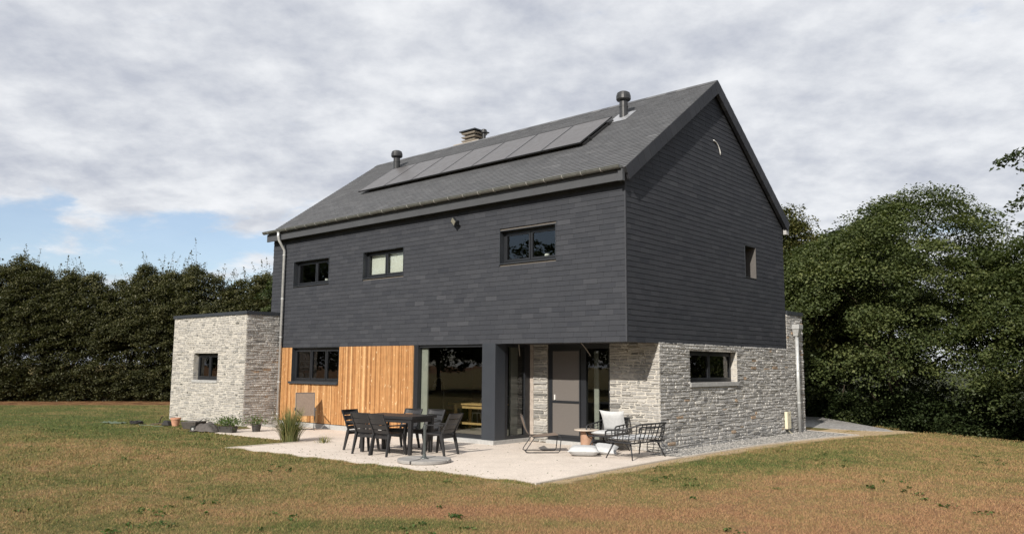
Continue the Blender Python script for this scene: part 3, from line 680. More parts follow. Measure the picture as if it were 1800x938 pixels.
# eaves: fascia, gutter with brackets
c = MB(); c.box(-L-.10, .07, -.25, -.20, 6.24, 6.50); c.box(-L-.05, .0, -.20, .0, 6.30, 6.33)
c.box(.0, .12, -.30, -.19, 6.22, 6.50)
c.obj('fascia', 'fascia', house, bevel=.004); MB().box(-L-.1, .07, WD+.2, WD+.25, 6.24, 6.5).obj('fascia', 'fascia', house)
MB().box(.03, .13, WD+.02, WD+.22, 6.18, 6.38).obj('eaves_end_box', 'bluestone', house)
gu = MB(); R_ = .075
def gutter(mb, x0, x1, yc, zc_, sgn, r=R_, th=.006):
    n = 10; vs = []; fs = []
    for xx in (x0, x1):
        for rr in (r, r-th):
            for k in range(n+1): a = math.pi+math.pi*k/n; vs.append((xx, yc+rr*math.cos(a), zc_+rr*math.sin(a)))
    m_ = n+1
    for k in range(n):
        fs += [(k, k+1, 2*m_+k+1, 2*m_+k), (m_+k+1, m_+k, 3*m_+k, 3*m_+k+1), (k+1, k, m_+k, m_+k+1), (2*m_+k, 2*m_+k+1, 3*m_+k+1, 3*m_+k)]
    fs += [(0, 2*m_, 3*m_, m_), (n, m_+n, 3*m_+n, 2*m_+n)]
    mb.add(vs, fs)
gutter(gu, -L-.16, .10, -.34, 6.565, 1); gu.tube([(-L-.16, -.34-R_, 6.57), (.10, -.34-R_, 6.57)], .011, 6)
g2 = MB(); gutter(g2, -L-.16, .10, WD+.34, 6.565, 1); g2.obj('gutter', 'zincd', house)
ends = [(0, 0, 0)]
for xx in (-L-.16, .10): gu.add([(xx, -.34+R_*math.cos(math.pi+math.pi*k/10), 6.565+R_*math.sin(math.pi+math.pi*k/10)) for k in range(11)], [tuple(range(11))])
gut = gu.obj('gutter', 'zincd', house, smooth=False)
for k in range(26):
    x = -L+.15+k*.56
    if x > .1: break
    b = MB(); gutter(b, x-.008, x+.008, -.34, 6.565, 1, R_+.007, .007); b.obj('bracket', 'zincl', gut)
# downpipe at the front left
dp = MB(); X0 = -13.78
dp.tube([(X0-.02, -.35, 6.50), (X0-.02, -.35, 6.36), (X0, -.33, 6.22), (X0+.0, -.16, 5.98), (X0, -.10, 5.88), (X0, -.10, .06)], .047, 12)
d = dp.obj('downpipe', 'zinc', house, smooth=True)
for z in (5.7, 4.2, 2.9, 1.4, .35): MB().lathe((X0, -.10, z), [(.054, 0), (.056, .02), (.054, .045)], 12).obj('collar', 'zinc', d)
# downpipe with hopper at the back of the stone gable
dp = MB(); yb = 9.62
dp.tube([(.10, yb, .03), (.10, yb, 3.02)], .055, 12); d = dp.obj('downpipe', 'zinc', house, smooth=True)
h_ = MB(); h_.hexa([(.03, yb-.08, 3.0), (.17, yb-.08, 3.0), (.17, yb+.08, 3.0), (.03, yb+.08, 3.0), (.02, yb-.15, 3.22), (.24, yb-.15, 3.22), (.24, yb+.15, 3.22), (.02, yb+.15, 3.22)]); h_.box(.02, .25, yb-.17, yb+.17, 3.22, 3.36); h_.obj('hopper_head', 'zinc', d, bevel=.005)
for z in (.9, 1.9): MB().lathe((.10, yb, z), [(.062, 0), (.064, .02), (.062, .045)], 12).obj('collar', 'zinc', d)
# floodlight
fl = MB(); fl.bar((-5.42, -.03, 5.95), (-5.42, -.12, 5.93), .05, .05); fl.bar((-5.50, -.14, 5.86), (-5.37, -.20, 5.98), .22, .05, up=(0, 1, 0)); f = fl.obj('floodlight', 'frameblack', house, bevel=.004)
MB().bar((-5.478, -.165, 5.878), (-5.392, -.205, 5.957), .17, .058, up=(0, 1, 0)).obj('lens', 'lampglass', f)
# loose cables
c = MB(); c.tube([(.03, 4.42+.40*math.sin(a), 7.86+.36*math.cos(a)) for a in np.linspace(.0, 1.5, 9)], .014, 6); c.obj('cable', 'white', house, smooth=True)['label'] = 'white bent cable end high on the gable'
for x, dx in ((-3.95, .03), (-1.9, .28)):
    c = MB(); c.tube([(x, .85, 2.59), (x+dx*.5, .85, 2.45), (x+dx, .86, 2.27)], .009, 6); c.obj('cable', 'conc', house)
# meter cover
m_ = MB(); m_.box(.03, .12, 8.62, 8.90, .17, .68); mm = m_.obj('meter_cover', 'beige', house, bevel=.008); MB().tube([(.08, 8.78, .17), (.08, 8.80, .10), (.10, 8.9, .04), (.12, 8.98, .02)], .018, 8).obj('conduit', 'beige', mm)
MB().tube([(.12, 8.76, .60), (.128, 8.76, .60)], .014, 8).obj('screw', 'frameblack', mm)
# solar panels: seven upright modules in one row on the front slope
n_ = math.sqrt(1+SLP*SLP)
ty = lambda y: (y+e_+.06)*n_
edges = [-11.95, -10.58, -9.21, -7.85, -6.48, -5.12, -3.76, -2.40]
for a, b in zip(edges[:-1], edges[1:]):
    f = MB(); t0_, t1_ = ty(1.62), ty(3.16); h0, h1 = .11, .15
    f.pbox(P0, a+.006, a+.03, t0_, t1_, h0, h1); f.pbox(P0, b-.03, b-.006, t0_, t1_, h0, h1); f.pbox(P0, a+.03, b-.03, t0_, t0_+.024, h0, h1); f.pbox(P0, a+.03, b-.03, t1_-.024, t1_, h0, h1)
    f = f.obj('solar_panel', 'panelf', house); MB().pbox(P0, a+.03, b-.03, t0_+.024, t1_-.024, h0+.01, h1-.004).obj('glass_sheet', 'panel', f)
r_ = MB()
for tt in (ty(1.95), ty(2.85)): r_.pbox(P0, -11.9, -2.32, tt, tt+.04, .03, .105)
r_.pbox(P0, -2.44, -2.36, ty(1.7), ty(3.1), .02, .07); r_.obj('mounting_rail', 'panelf', house)
# cowls
def cowl(x, y, z, r, h, mname='roof_cowl', flash=True):
    b = MB(); b.lathe((x, y, z-.25), [(r*.62, 0), (r*.62, .25+h*.42), (r*.66, .25+h*.43), (r*.66, .25+h*.47), (r*.6, .25+h*.48), (r*.6, .25+h*.66), (r*.95, .25+h*.68), (r*1.05, .25+h*.72), (r*1.05, .25+h*.84), (r*.92, .25+h*.95), (r*.6, .25+h)], 20)
    o = b.obj(mname, 'cowl', roof, smooth=False)
    if flash:
        f = MB(); t = ty(y); f.pbox(P0, x-r*1.5, x+r*1.5, t-r*2.2, t+r*1.3, .015, .024); f.obj('flashing', 'lead' if x > -5 else 'slateback', roof)
cowl(-2.20, 3.36, 9.02, .20, .80); cowl(-12.15, 3.42, 9.10, .20, .76)
# chimney beyond the ridge
MB().box(-10.95, -9.75, 5.25, 6.2, 8.5, 10.20).obj('chimney', 'slateback', roof)
MB().box(-11.0, -9.70, 5.2, 6.25, 10.20, 10.255).obj('chimney_slab', 'terracotta_l', roof)
MB().box(-10.60, -10.10, 5.42, 5.90, 10.256, 10.70).obj('chimney_flue', 'frameblack', roof)
for z in (10.33, 10.47, 10.61):
    MB().hexa([(-10.67, 5.34, z), (-10.03, 5.34, z), (-10.03, 5.96, z), (-10.67, 5.96, z), (-10.71, 5.30, z+.05), (-9.99, 5.30, z+.05), (-9.99, 6.00, z+.05), (-10.71, 6.00, z+.05)]).obj('chimney_louvre', 'terracotta_l', roof)
MB().box(-10.76, -9.94, 5.25, 6.05, 10.705, 10.745).obj('chimney_cap', 'anthra', roof)
cowl(-9.80, 5.6, 10.25, .11, .48, 'flue_cowl', False)

# ------------------------------------------------------------------ furniture
def arc(c, r, a0, a1, n, f): return [f(c[0]+r*math.cos(a0+(a1-a0)*k/n), c[1]+r*math.sin(a0+(a1-a0)*k/n)) for k in range(n+1)]
def resin_chair():
    """stacking resin armchair, faces +y, origin on the ground under the seat"""
    t = thing('garden_chair', 'x', 'chair', group='charcoal resin chairs round the garden table')
    seat = MB(); seat.hexa([(-.23, -.20, .43), (.23, -.20, .43), (.25, .24, .455), (-.25, .24, .455), (-.23, -.20, .465), (.23, -.20, .465), (.25, .24, .49), (-.25, .24, .49)]); seat.box(-.24, .24, .20, .245, .39, .46); seat.obj('seat', 'plastic', t, bevel=.008)
    bk = MB()
    def bp(s, u, h): # u up the back
        return (s, -.20-.02-u*.24+h+.05*0-(.035*(1-(s/.24)**2)), .47+u*.45*1.0)
    rows = [(.03, .20), (.235, .46), (.495, .72), (.755, .99)]
    for (u0, u1) in rows:
        for a, b in zip(np.linspace(-.225, .225, 7)[:-1], np.linspace(-.225, .225, 7)[1:]):
            bk.hexa([bp(a, u0, 0), bp(b, u0, 0), bp(b, u0, .016), bp(a, u0, .016), bp(a, u1, 0), bp(b, u1, 0), bp(b, u1, .016), bp(a, u1, .016)])
    for a in (-.24, .24): bk.bar((a, -.22, .45), (a*1.02, -.455, .925), .032, .03, up=(0, 1, 0))
    bk.bar((-.24, -.455, .92), (.24, -.455, .92), .022, .022); bk.obj('backrest', 'plastic', t)
    for sx_ in (-1, 1):
        MB().bar((sx_*.245, -.22, .47), (sx_*.27, -.33, 0), .075, .05, up=(1, 0, 0), w2=.045, d2=.032).obj('leg', 'plastic', t)
        MB().bar((sx_*.25, .20, .47), (sx_*.275, .28, 0), .075, .05, up=(1, 0, 0), w2=.045, d2=.032).obj('leg', 'plastic', t)
        ar = MB(); ar.bar((sx_*.265, -.30, .665), (sx_*.28, .22, .66), .05, .028, w2=.055); ar.bar((sx_*.28, .20, .66), (sx_*.262, .21, .44), .05, .032, up=(0, 1, 0)); ar.obj('armrest', 'plastic', t, bevel=.006)
    MB().bar((-.24, -.215, .40), (.24, -.215, .40), .03, .06, up=(0, 0, 1)).obj('rear_rail', 'plastic', t)
    return t
c0 = resin_chair()
spots = [(-4.72, -3.42, math.radians(14), 'near side charcoal garden chair, the left one of two'),
         (-4.12, -3.40, math.radians(4), 'near side charcoal garden chair next to the near table leg'),
         (-5.42, -3.12, math.radians(-82), 'charcoal garden chair at the far left head of the table'),
         (-3.42, -2.50, math.radians(100), 'charcoal garden chair at the right head of the table, behind the parasol pole'),
         (-5.02, -2.22, math.radians(192), 'garden chair across the table, in front of the pale curtain'),
         (-4.42, -2.04, math.radians(188), 'garden chair across the table, behind the right head chair')]
for i, (x, y, rz, lab) in enumerate(spots):
    o = c0 if i == 0 else dup(c0)
    o.location = (x, y, .012); o.rotation_euler = (0, 0, rz); o['label'] = lab
# dining table
t = thing('garden_table', 'long charcoal resin dining table on the terrace with six chairs round it', 'table', (-4.48, -2.87, .012), math.radians(11))
tt = MB()
for k in range(9): a = -.47+k*.1045; tt.box(-.80, .80, a, a+.1, .815, .85)
tt.box(-.80, .80, -.47, .47, .79, .814); tt.obj('tabletop', 'plastic', t)
ap = MB(); ap.box(-.74, .74, -.44, -.41, .71, .79); ap.box(-.74, .74, .41, .44, .71, .79); ap.box(-.74, -.71, -.41, .41, .71, .79); ap.box(.71, .74, -.41, .41, .71, .79); ap.obj('apron', 'plastic', t)
for sx_ in (-1, 1):
    for sy_ in (-1, 1):
        l = MB(); l.hexa([(sx_*.69-.035, sy_*.385-.035, 0), (sx_*.69+.035, sy_*.385-.035, 0), (sx_*.69+.035, sy_*.385+.035, 0), (sx_*.69-.035, sy_*.385+.035, 0), (sx_*.70-.05, sy_*.39-.05, .79), (sx_*.70+.05, sy_*.39-.05, .79), (sx_*.70+.05, sy_*.39+.05, .79), (sx_*.70-.05, sy_*.39+.05, .79)]); l.obj('leg', 'plastic', t, bevel=.006)
# parasol base
t = thing('parasol_base', 'round grey concrete parasol base with a short dark pole and no parasol', 'parasol base', (-2.60, -3.72, .012), .3)
for q in range(4):
    a0, a1 = q*math.pi/2+.03, (q+1)*math.pi/2-.03
    pts = [(.07*math.cos((a0+a1)/2), .07*math.sin((a0+a1)/2))]+[(.56*math.cos(a0+(a1-a0)*k/10), .56*math.sin(a0+(a1-a0)*k/10)) for k in range(11)]
    MB().poly(pts, .005, .075).obj('weight', 'slabgrey', t, bevel=.015)
MB().lathe((0, 0, .076), [(.085, 0), (.08, .012), (.045, .03), (.035, .09)], 16).obj('pole_foot', 'poleg', t)
MB().lathe((0, 0, .16), [(.030, 0), (.030, .50), (.034, .51), (.034, .60), (.028, .605)], 16).obj('pole', 'poleg', t)
# wire sling lounge chair in profile
t = thing('lounge_chair', 'low brown sling lounge chair on a thin black wire sled, by the stone pier', 'lounge chair', (-2.12, -.45, .012), math.atan2(.63, .60)-math.pi/2)
# local +y is the way it faces
def prof(x): return [(x, .36, .40), (x, .41, .385), (x, .43, .33), (x, .40, .05), (x, .36, .012), (x, -.36, .012), (x, -.40, .03), (x, -.38, .08), (x, -.20, .34), (x, -.17, .37)]
f = MB()
for x in (-.30, .30): f.tube(prof(x), .011, 8)
for x in (-.30, .30): f.tube([(x, .36, .40), (x, .0, .37), (x, -.22, .36), (x, -.31, .42), (x, -.38, .55), (x, -.47, .84)], .011, 8)
f.tube([(-.30, -.36, .012), (.30, -.36, .012)], .011, 8); f.tube([(-.30, .36, .40), (.30, .36, .40)], .011, 8); f.tube([(-.30, -.47, .84), (.30, -.47, .84)], .011, 8); f.obj('frame', 'rope', t, smooth=True)
s = MB(); pp = [(.36, .41), (.2, .39), (.0, .375), (-.15, .365), (-.24, .375), (-.31, .43), (-.38, .56), (-.43, .70), (-.475, .85)]
for (y0, z0), (y1, z1) in zip(pp[:-1], pp[1:]): s.hexa([(-.29, y0, z0-.012), (.29, y0, z0-.012), (.29, y1, z1-.012), (-.29, y1, z1-.012), (-.29, y0, z0+.012), (.29, y0, z0+.012), (.29, y1, z1+.012), (-.29, y1, z1+.012)])
s.obj('sling_seat', 'taupe', t)
# cushions
def pillow(mb, sx_, sy_, sz, n=12):
    vs = []; fs = []
    for side in (1, -1):
        for i in range(n+1):
            for j in range(n+1):
                u, v = i/n*2-1, j/n*2-1
                e1 = (1-abs(u)**5)*(1-abs(v)**5); pinch = 1+.03*(abs(u*v)**4)
                ed = 1-.09*(1-v*v)*abs(u)**3; ed2 = 1-.09*(1-u*u)*abs(v)**3
                wr = .05*math.sin(9*u+3*v)*(1-abs(v))*e1
                vs.append((u*sx_*ed*pinch, v*sy_*ed2*pinch, side*sz*(e1**.58)*(1+wr)))
    m1 = (n+1)**2
    for s_i in (0, 1):
        for i in range(n):
            for j in range(n):
                a = s_i*m1+i*(n+1)+j; q = (a, a+n+1, a+n+2, a+1); fs.append(q if s_i == 0 else q[::-1])
    mb.add(vs, fs)
t = thing('floor_cushion', 'plump pale grey square cushion lying flat on the terrace in front of the round table', 'cushion', (-.98, -.32, .12), .6); m_ = MB(); pillow(m_, .35, .35, .105); m_.obj('cover', 'fabric', t, smooth=True)
p_ = MB(); p_.tube([(-.31, -.31, 0), (0, -.313, 0), (.31, -.31, 0), (.313, 0, 0), (.31, .31, 0), (0, .313, 0), (-.31, .31, 0), (-.313, 0, 0), (-.31, -.31, 0)], .008, 6); p_.obj('piping', 'fabric', t)
t = thing('floor_cushion', 'second grey cushion slumped behind the first, under the rope armchair', 'cushion', (-.72, .18, .13), .4); t.rotation_euler = (.25, .1, .5); m_ = MB(); pillow(m_, .27, .24, .085); m_.obj('cover', 'fabric', t, smooth=True)
# round side table
t = thing('side_table', 'round pale side table on a thick rusty brown pedestal behind the cushion', 'side table', (-1.58, .62, .012))
MB().lathe((0, 0, .462), [(.28, 0), (.295, .006), (.30, .018), (.295, .03)], 32).obj('table_top', 'tabletop', t)
MB().lathe((0, 0, 0), [(.145, 0), (.145, .46)], 28).obj('pedestal', 'brownpole', t)
# rope lounge pieces
def rope_seat(name, label, cat, w, dpt, loc, rz, cush_back, group=None, dip=.10):
    """faces +y; w across, dpt deep"""
    t = thing(name, label, cat, loc, rz, group); hs = .36
    fr = MB(); hw, hd = w/2, dpt/2
    fr.tube([(-hw, hd, hs), (hw, hd, hs), (hw, -hd, hs), (-hw, -hd, hs), (-hw, hd, hs)], .016, 8, False); fr.tube([(-hw, 0, hs), (hw, 0, hs)], .012, 6)
    fr.tube([(-hw*.8, hd, hs-.01), (-hw*.8, -hd, hs-.01)], .016, 6); fr.tube([(hw*.8, hd, hs-.01), (hw*.8, -hd, hs-.01)], .016, 6); fr.obj('seat_frame', 'rope', t)
    # top rail : arm fronts, arms, rounded corners, back leaning outwards
    def top(u):  # u 0..1 round the U from front left to front right
        segs = [((-hw-.02, hd, .60), (-hw-.05, -hd*.55, .64)), ((-hw-.05, -hd*.55, .64), (-hw*.80, -hd-.15, .76)), ((-hw*.80, -hd-.15, .76), (hw*.80, -hd-.15, .76)), ((hw*.80, -hd-.15, .76), (hw+.05, -hd*.55, .64)), ((hw+.05, -hd*.55, .64), (hw+.02, hd, .60))]
        ls = [math.dist(a, b) for a, b in segs]; T = u*sum(ls)
        for (a, b), l in zip(segs, ls):
            if T <= l+1e-6: return tuple(a[i]+(b[i]-a[i])*T/l for i in range(3))
            T -= l
        return segs[-1][1]
    def bot(u):
        segs = [((-hw, hd, hs), (-hw, -hd*.7, hs)), ((-hw, -hd*.7, hs), (-hw*.85, -hd, hs)), ((-hw*.85, -hd, hs), (hw*.85, -hd, hs)), ((hw*.85, -hd, hs), (hw, -hd*.7, hs)), ((hw, -hd*.7, hs), (hw, hd, hs))]
        ls = [math.dist(a, b) for a, b in segs]; T = u*sum(ls)
        for (a, b), l in zip(segs, ls):
            if T <= l+1e-6: return tuple(a[i]+(b[i]-a[i])*T/l for i in range(3))
            T -= l
        return segs[-1][1]
    rl = MB(); rl.tube([bot(0), (-hw-.02, hd+.02, .45), (-hw-.02, hd+.01, .57)]+[top(u) for u in np.linspace(0.02, .98, 34)]+[(hw+.02, hd+.01, .57), (hw+.02, hd+.02, .45), bot(1)], .019, 8)
    rl.obj('top_rail', 'rope', t, smooth=True)
    sp = MB(); n = 17 if w > .9 else 13
    for k in range(1, n):
        u = k/n; sp.tube([bot(u), tuple((np.array(bot(u))+np.array(top(u)))/2+np.array([0, -.01, 0])), top(u)], .012, 6)
    for q in (.25, .5, .75):
        sp.tube([tuple(np.array(bot(u))*(1-q)+np.array(top(u))*q) for u in np.linspace(0, 1, 30)], .007, 5)
    sp.obj('spindles', 'rope', t)
    for sx_ in (-1, 1):
        for sy_ in (-1, 1):
            MB().tube([(sx_*(hw-.12), sy_*(hd-.12), hs-.01), (sx_*(hw+.0), sy_*(hd+.02), 0)], [.02, .013], 8).obj('leg', 'rope', t, smooth=True)
    sc = MB(); pillow(sc, hw-.03, hd-.03, .055); o = sc.obj('seat_cushion', 'fabric', t, smooth=True); o.location = (0, .02, hs+.065)
    if cush_back:
        bc = MB(); pillow(bc, hw-.04, .27, .085); o = bc.obj('back_cushion', 'fabric', t, smooth=True); o.location = (0, -hd+.08, hs+.33); o.rotation_euler = (math.radians(100), 0, 0)
        o.rotation_euler = (math.radians(68), 0, 0)
    return t
rope_seat('garden_sofa', 'black rope garden sofa seen from behind at the terrace corner, grey seat cushion', 'sofa', 1.22, .68, (.10, .16, .012), math.radians(86), False)
rope_seat('garden_armchair', 'black rope armchair with tall light grey back cushion against the stone wall', 'armchair', .74, .68, (-1.10, .84, .012), math.radians(184), True)
# mesh sling chair by the timber wall, behind the reed clump
t = thing('deck_chair', 'taupe mesh high back folding chair against the larch boards behind the grass clump', 'folding chair', (-11.1, -.85, .012), math.radians(-122))
f = MB()
for x in (-.28, .28):
    f.tube([(x, -.42, 1.12), (x, -.20, .42), (x, .05, .0)], .013, 6); f.tube([(x, -.30, .0), (x, .20, .44), (x, .26, .46)], .013, 6); f.tube([(x*1.08, -.28, .66), (x*1.08, .22, .62)], .017, 6); f.tube([(x, .22, .62), (x, .20, .44)], .011, 6)
f.tube([(-.28, -.42, 1.12), (.28, -.42, 1.12)], .013, 6); f.tube([(-.28, -.30, .015), (.28, -.30, .015)], .012, 6); f.obj('frame', 'plasticl', t)
s = MB()
for (y0, z0), (y1, z1) in [((-.41, 1.10), (-.20, .44)), ((-.19, .42), (.24, .455))]: s.hexa([(-.27, y0, z0), (.27, y0, z0), (.27, y1, z1), (-.27, y1, z1), (-.27, y0-.006, z0+.008), (.27, y0-.006, z0+.008), (.27, y1-.006, z1+.008), (-.27, y1-.006, z1+.008)])
s.obj('sling', 'taupe', t)

# ------------------------------------------------------------------ indoors, seen through the big pane
t = thing('kitchen_table', 'pine trestle table standing indoors behind the big pane', 'table', (-6.85, 2.35, .10), .06)
b = MB(); b.box(-.85, .85, -.42, .42, .74, .785); b.obj('tabletop', 'pine', t, bevel=.006)
for x in (-.60, .60):
    for y in (-.33, .33): b = MB(); b.lathe((x, y, 0), [(.05, 0), (.055, .06), (.035, .14), (.05, .3), (.055, .5), (.045, .6), (.06, .64), (.06, .74)], 12); b.obj('leg', 'pine', t)
b = MB(); b.box(-.62, .62, -.36, -.32, .64, .74); b.box(-.62, .62, .32, .36, .64, .74); b.box(-.62, -.58, -.33, .33, .17, .23); b.box(.58, .62, -.33, .33, .17, .23); b.box(-.62, .62, -.35, -.31, .17, .23); b.obj('rail', 'pine', t)
def windsor(loc, rz, label):
    t = thing('windsor_chair', label, 'chair', loc, rz); MB().lathe((0, 0, .43), [(.19, 0), (.22, .015), (.21, .035)], 20).obj('seat', 'white', t)
    hoop = [(.20*math.cos(a), -.19-.10*math.sin(a), .46+.50*math.sin(a)) for a in np.linspace(0, math.pi, 15)]
    b = MB(); b.tube(hoop, .012, 6)
    for k in range(1, 8): x = -.20+.05*k; zt = .46+.50*math.sqrt(max(0, 1-(x/.2)**2)); b.tube([(x*.8, -.17, .46), (x, -.19-.10*(zt-.46)/.5, zt)], .007, 5)
    b.obj('backrest', 'white', t)
    for x in (-1, 1):
        for y in (-1, 1): MB().tube([(x*.13, y*.13, .43), (x*.2, y*.2, 0)], [.017, .012], 6).obj('leg', 'white', t)
windsor((-6.75, 3.05, .10), math.pi+.2, 'white spindle back chair indoors behind the pine table')
windsor((-7.6, 3.0, .10), math.pi-.4, 'white spindle back chair indoors at the far left of the pine table')
t = thing('floor_lamp', 'thin arched floor lamp indoors behind the big pane', 'floor lamp', (-8.6, 2.6, .10)); MB().lathe((0, 0, 0), [(.12, 0), (.12, .02), (.02, .03)], 16).obj('base', 'white', t)
MB().tube([(0, 0, .02), (0, 0, 1.3)]+[(-.22+.22*math.cos(a), 0, 1.3+.22*math.sin(a)) for a in np.linspace(.1, 2.8, 9)], .01, 6).obj('stem', 'white', t); MB().lathe((-.43, 0, 1.24), [(.08, 0), (.03, .09)], 12).obj('lamp_shade', 'white', t)
t = thing('kitchen_worktop', 'dark kitchen units along the back of the room indoors', 'kitchen units', (-6.5, 5.2, .1)); MB().box(-3, 2.2, -.3, .35, 0, .86).obj('cabinet', 'plaster', t); MB().box(-3.02, 2.22, -.33, .37, .865, .90).obj('worktop', 'anthra', t)
b = MB(); b.box(-3.43, -3.33, -.22, -.12, 0, .09); 
t = thing('sill_jar', 'small white jar on the sill of the widest upstairs window', 'jar', (-2.5, .24, 4.70)); MB().lathe((0, 0, 0), [(.06, 0), (.065, .02), (.065, .10), (.04, .12)], 12).obj('jar', 'white', t)
t = thing('sill_jar', 'small white pot on the sill of the far left upstairs window', 'pot', (-11.75, .24, 4.68)); MB().lathe((0, 0, 0), [(.05, 0), (.065, .12), (.06, .125)], 12).obj('pot', 'white', t)

# ------------------------------------------------------------------ numpy leaf meshes
def fastmesh(name, V, nper, mat_, tint, parent=None):
    """V (n*nper,3)"""
    n = len(V)//nper; me = bpy.data.meshes.new(name); me.vertices.add(len(V)); me.vertices.foreach_set('co', V.astype(np.float32).ravel())
    me.loops.add(len(V)); me.loops.foreach_set('vertex_index', np.arange(len(V), dtype=np.int32)); me.polygons.add(n)
    me.polygons.foreach_set('loop_start', np.arange(0, len(V), nper, dtype=np.int32)); me.update(calc_edges=True)
    a = me.attributes.new('tint', 'FLOAT', 'FACE'); a.data.foreach_set('value', tint.astype(np.float32)); me.materials.append(M[mat_])
    o = bpy.data.objects.new(name, me); COL.objects.link(o)
    if parent: o.parent = parent
    return o
def leaves(rng, C, size, up=.6, aspect=.62, out=None, outw=.4):
    n = len(C); nr = rng.normal(size=(n, 3)); nr /= np.linalg.norm(nr, axis=1)[:, None]; nr[:, 2] = np.abs(nr[:, 2]); nr[:, 2] += up
    if out is not None: nr += out*outw
    nr /= np.linalg.norm(nr, axis=1)[:, None]
    a = rng.normal(size=(n, 3)); a -= nr*(a*nr).sum(1)[:, None]; a /= np.linalg.norm(a, axis=1)[:, None]; b = np.cross(nr, a)
    s = (size*rng.uniform(.6, 1.35, n))[:, None]; droop = nr*s*.18
    V = np.stack([C-a*s*.5, C-b*s*.5*aspect+droop*rng.uniform(0, 1, (n, 1)), C+a*s*.5-droop, C+b*s*.5*aspect+droop*rng.uniform(0, 1, (n, 1))], 1)
    return V.reshape(-1, 3)
def crown(name, seed, centre, rad, nclump, per, clump, size, mat_, parent, flat=.42, lump=.22, shell=.55, up=.6, skirt=0, bright=0.0, taper=None):
    rng = np.random.default_rng(seed); k = rng.normal(size=(9, 3))*2.2; ph_ = rng.uniform(0, 6.28, 9)
    d = rng.normal(size=(nclump, 3)); d /= np.linalg.norm(d, axis=1)[:, None]; d[:, 2] = np.where(d[:, 2] < -.35, -d[:, 2]*.6, d[:, 2]); d /= np.linalg.norm(d, axis=1)[:, None]
    lm = 1+lump*np.sin(d@k.T+ph_).sum(1)/3.0
    r = rng.uniform(shell, 1.0, nclump)**.6*lm; core = rng.uniform(0, 1, nclump) < .28; r = np.where(core, rng.uniform(.15, .7, nclump), r)
    Cc = d*r[:, None]*np.array(rad)
    if taper:
        zz = (Cc[:, 2]+rad[2])/(2*rad[2]); f = np.clip(1-zz*taper, .06, 1); Cc[:, :2] *= f[:, None]
    cs = clump*rng.uniform(.5, 1.5, nclump)
    idx = np.repeat(np.arange(nclump), per)
    q = rng.normal(size=(len(idx), 3)); q /= np.linalg.norm(q, axis=1)[:, None]; q *= (rng.uniform(0, 1, (len(idx), 1))**.45)
    up_ = rng.uniform(0, 1, len(idx)) < .72; q[:, 2] = np.where(up_, np.abs(q[:, 2]), q[:, 2])
    off = q*cs[idx][:, None]*np.array([1, 1, flat]); 
    # clumps droop outwards
    off[:, 2] -= (off[:, 0]*d[idx, 0]+off[:, 1]*d[idx, 1])*.45
    P_ = Cc[idx]+off+np.array(centre)
    V = leaves(rng, P_, size, up, .66, d[idx], .35)
    tint = np.clip(rng.normal(.42+bright, .17, len(idx))+rng.normal(0, .15, nclump)[idx]+.16*q[:, 2], 0, 1)  # clump tops tinted lighter than undersides, imitating light from above
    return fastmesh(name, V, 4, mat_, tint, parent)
def trunkmesh(seed, h, r, spread, base=(0, 0, 0), nb=9, parent=None, z0=-.2):
    rnd = random.Random(seed); mb = MB(); b = Vector(base)
    pts = [b+Vector((rnd.uniform(-.1, .1)*k, rnd.uniform(-.1, .1)*k, z0+(h-z0)*k/6)) for k in range(7)]
    mb.tube(pts, [r*(1-.13*k) for k in range(7)], 10)
    for i in range(nb):
        f_ = rnd.uniform(.2, .9); p = b+Vector((0, 0, h*f_)); a = rnd.uniform(0, 6.28); l = spread*rnd.uniform(.5, 1)*(1.1-f_*.6)
        mb.tube([p, p+Vector((math.cos(a)*l*.5, math.sin(a)*l*.5, l*.25)), p+Vector((math.cos(a)*l, math.sin(a)*l, l*.6))], [r*.4, r*.25, r*.06], 6)
    return mb.obj('trunk', 'bark', parent, smooth=True)
def tree(label, loc, seed, h, rad, mat_, nclump=420, per=120, clump=.75, size=.13, cat='tree', name='broadleaf_tree', group=None, cz=None, **k):
    t = thing(name, label, cat, loc, 0, group)
    trunkmesh(seed, h*.75, .22, rad[0]*.8, (0, 0, 0), 10, t)
    crown('crown', seed, (0, 0, cz if cz is not None else h-rad[2]), rad, nclump, per, clump, size, mat_, t, **k)
    return t
tree('big broad maple with layered dark green foliage filling the right of the view', (0.3, 19.5, -1.8), 101, 10.7, (4.9, 4.4, 5.5), 'maple', 420, 430, .95, .108, lump=.15, flat=.46, shell=.80)
tree('dark tree with foliage down to the ground at the right edge behind the lawn', (7.0, 17.9, -1.8), 102, 9.0, (4.3, 3.8, 4.9), 'maple', 360, 360, .9, .108, flat=.46, shell=.75, lump=.18, bright=-.05)
tree('paler leafy tree leaning in low at the right edge', (8.7, 13.7, -1.8), 106, 6.2, (2.3, 2.3, 3.1), 'maple', 150, 300, .7, .10, bright=.14, flat=.45)
tree('pointed yellowish green tree just right of the gable eaves', (-3.9, 19.6, -1.0), 103, 9.9, (4.3, 4.0, 5.4), 'conifer', 520, 170, .62, .11, name='conifer_tree', taper=.72, lump=.08, up=.2)
tree('grey green tree top rising between the pointed tree and the maple', (-4.2, 27.5, -1.6), 104, 12.2, (4.2, 4.2, 5.2), 'dullgreen', 380, 140, .9, .17)
tree('low bushy tree filling the gap under the maple beside the stone gable', (-2.6, 20.8, -1.6), 105, 6.8, (3.8, 3.0, 3.8), 'maple', 260, 360, .85, .108, bright=-.05, flat=.45)
tree('overhanging tree whose branch tips enter at the upper right edge', (12.15, 7.4, -1.0), 107, 9.1, (5.5, 4.4, 2.0), 'dullgreen', 560, 190, .55, .10, cz=6.9)
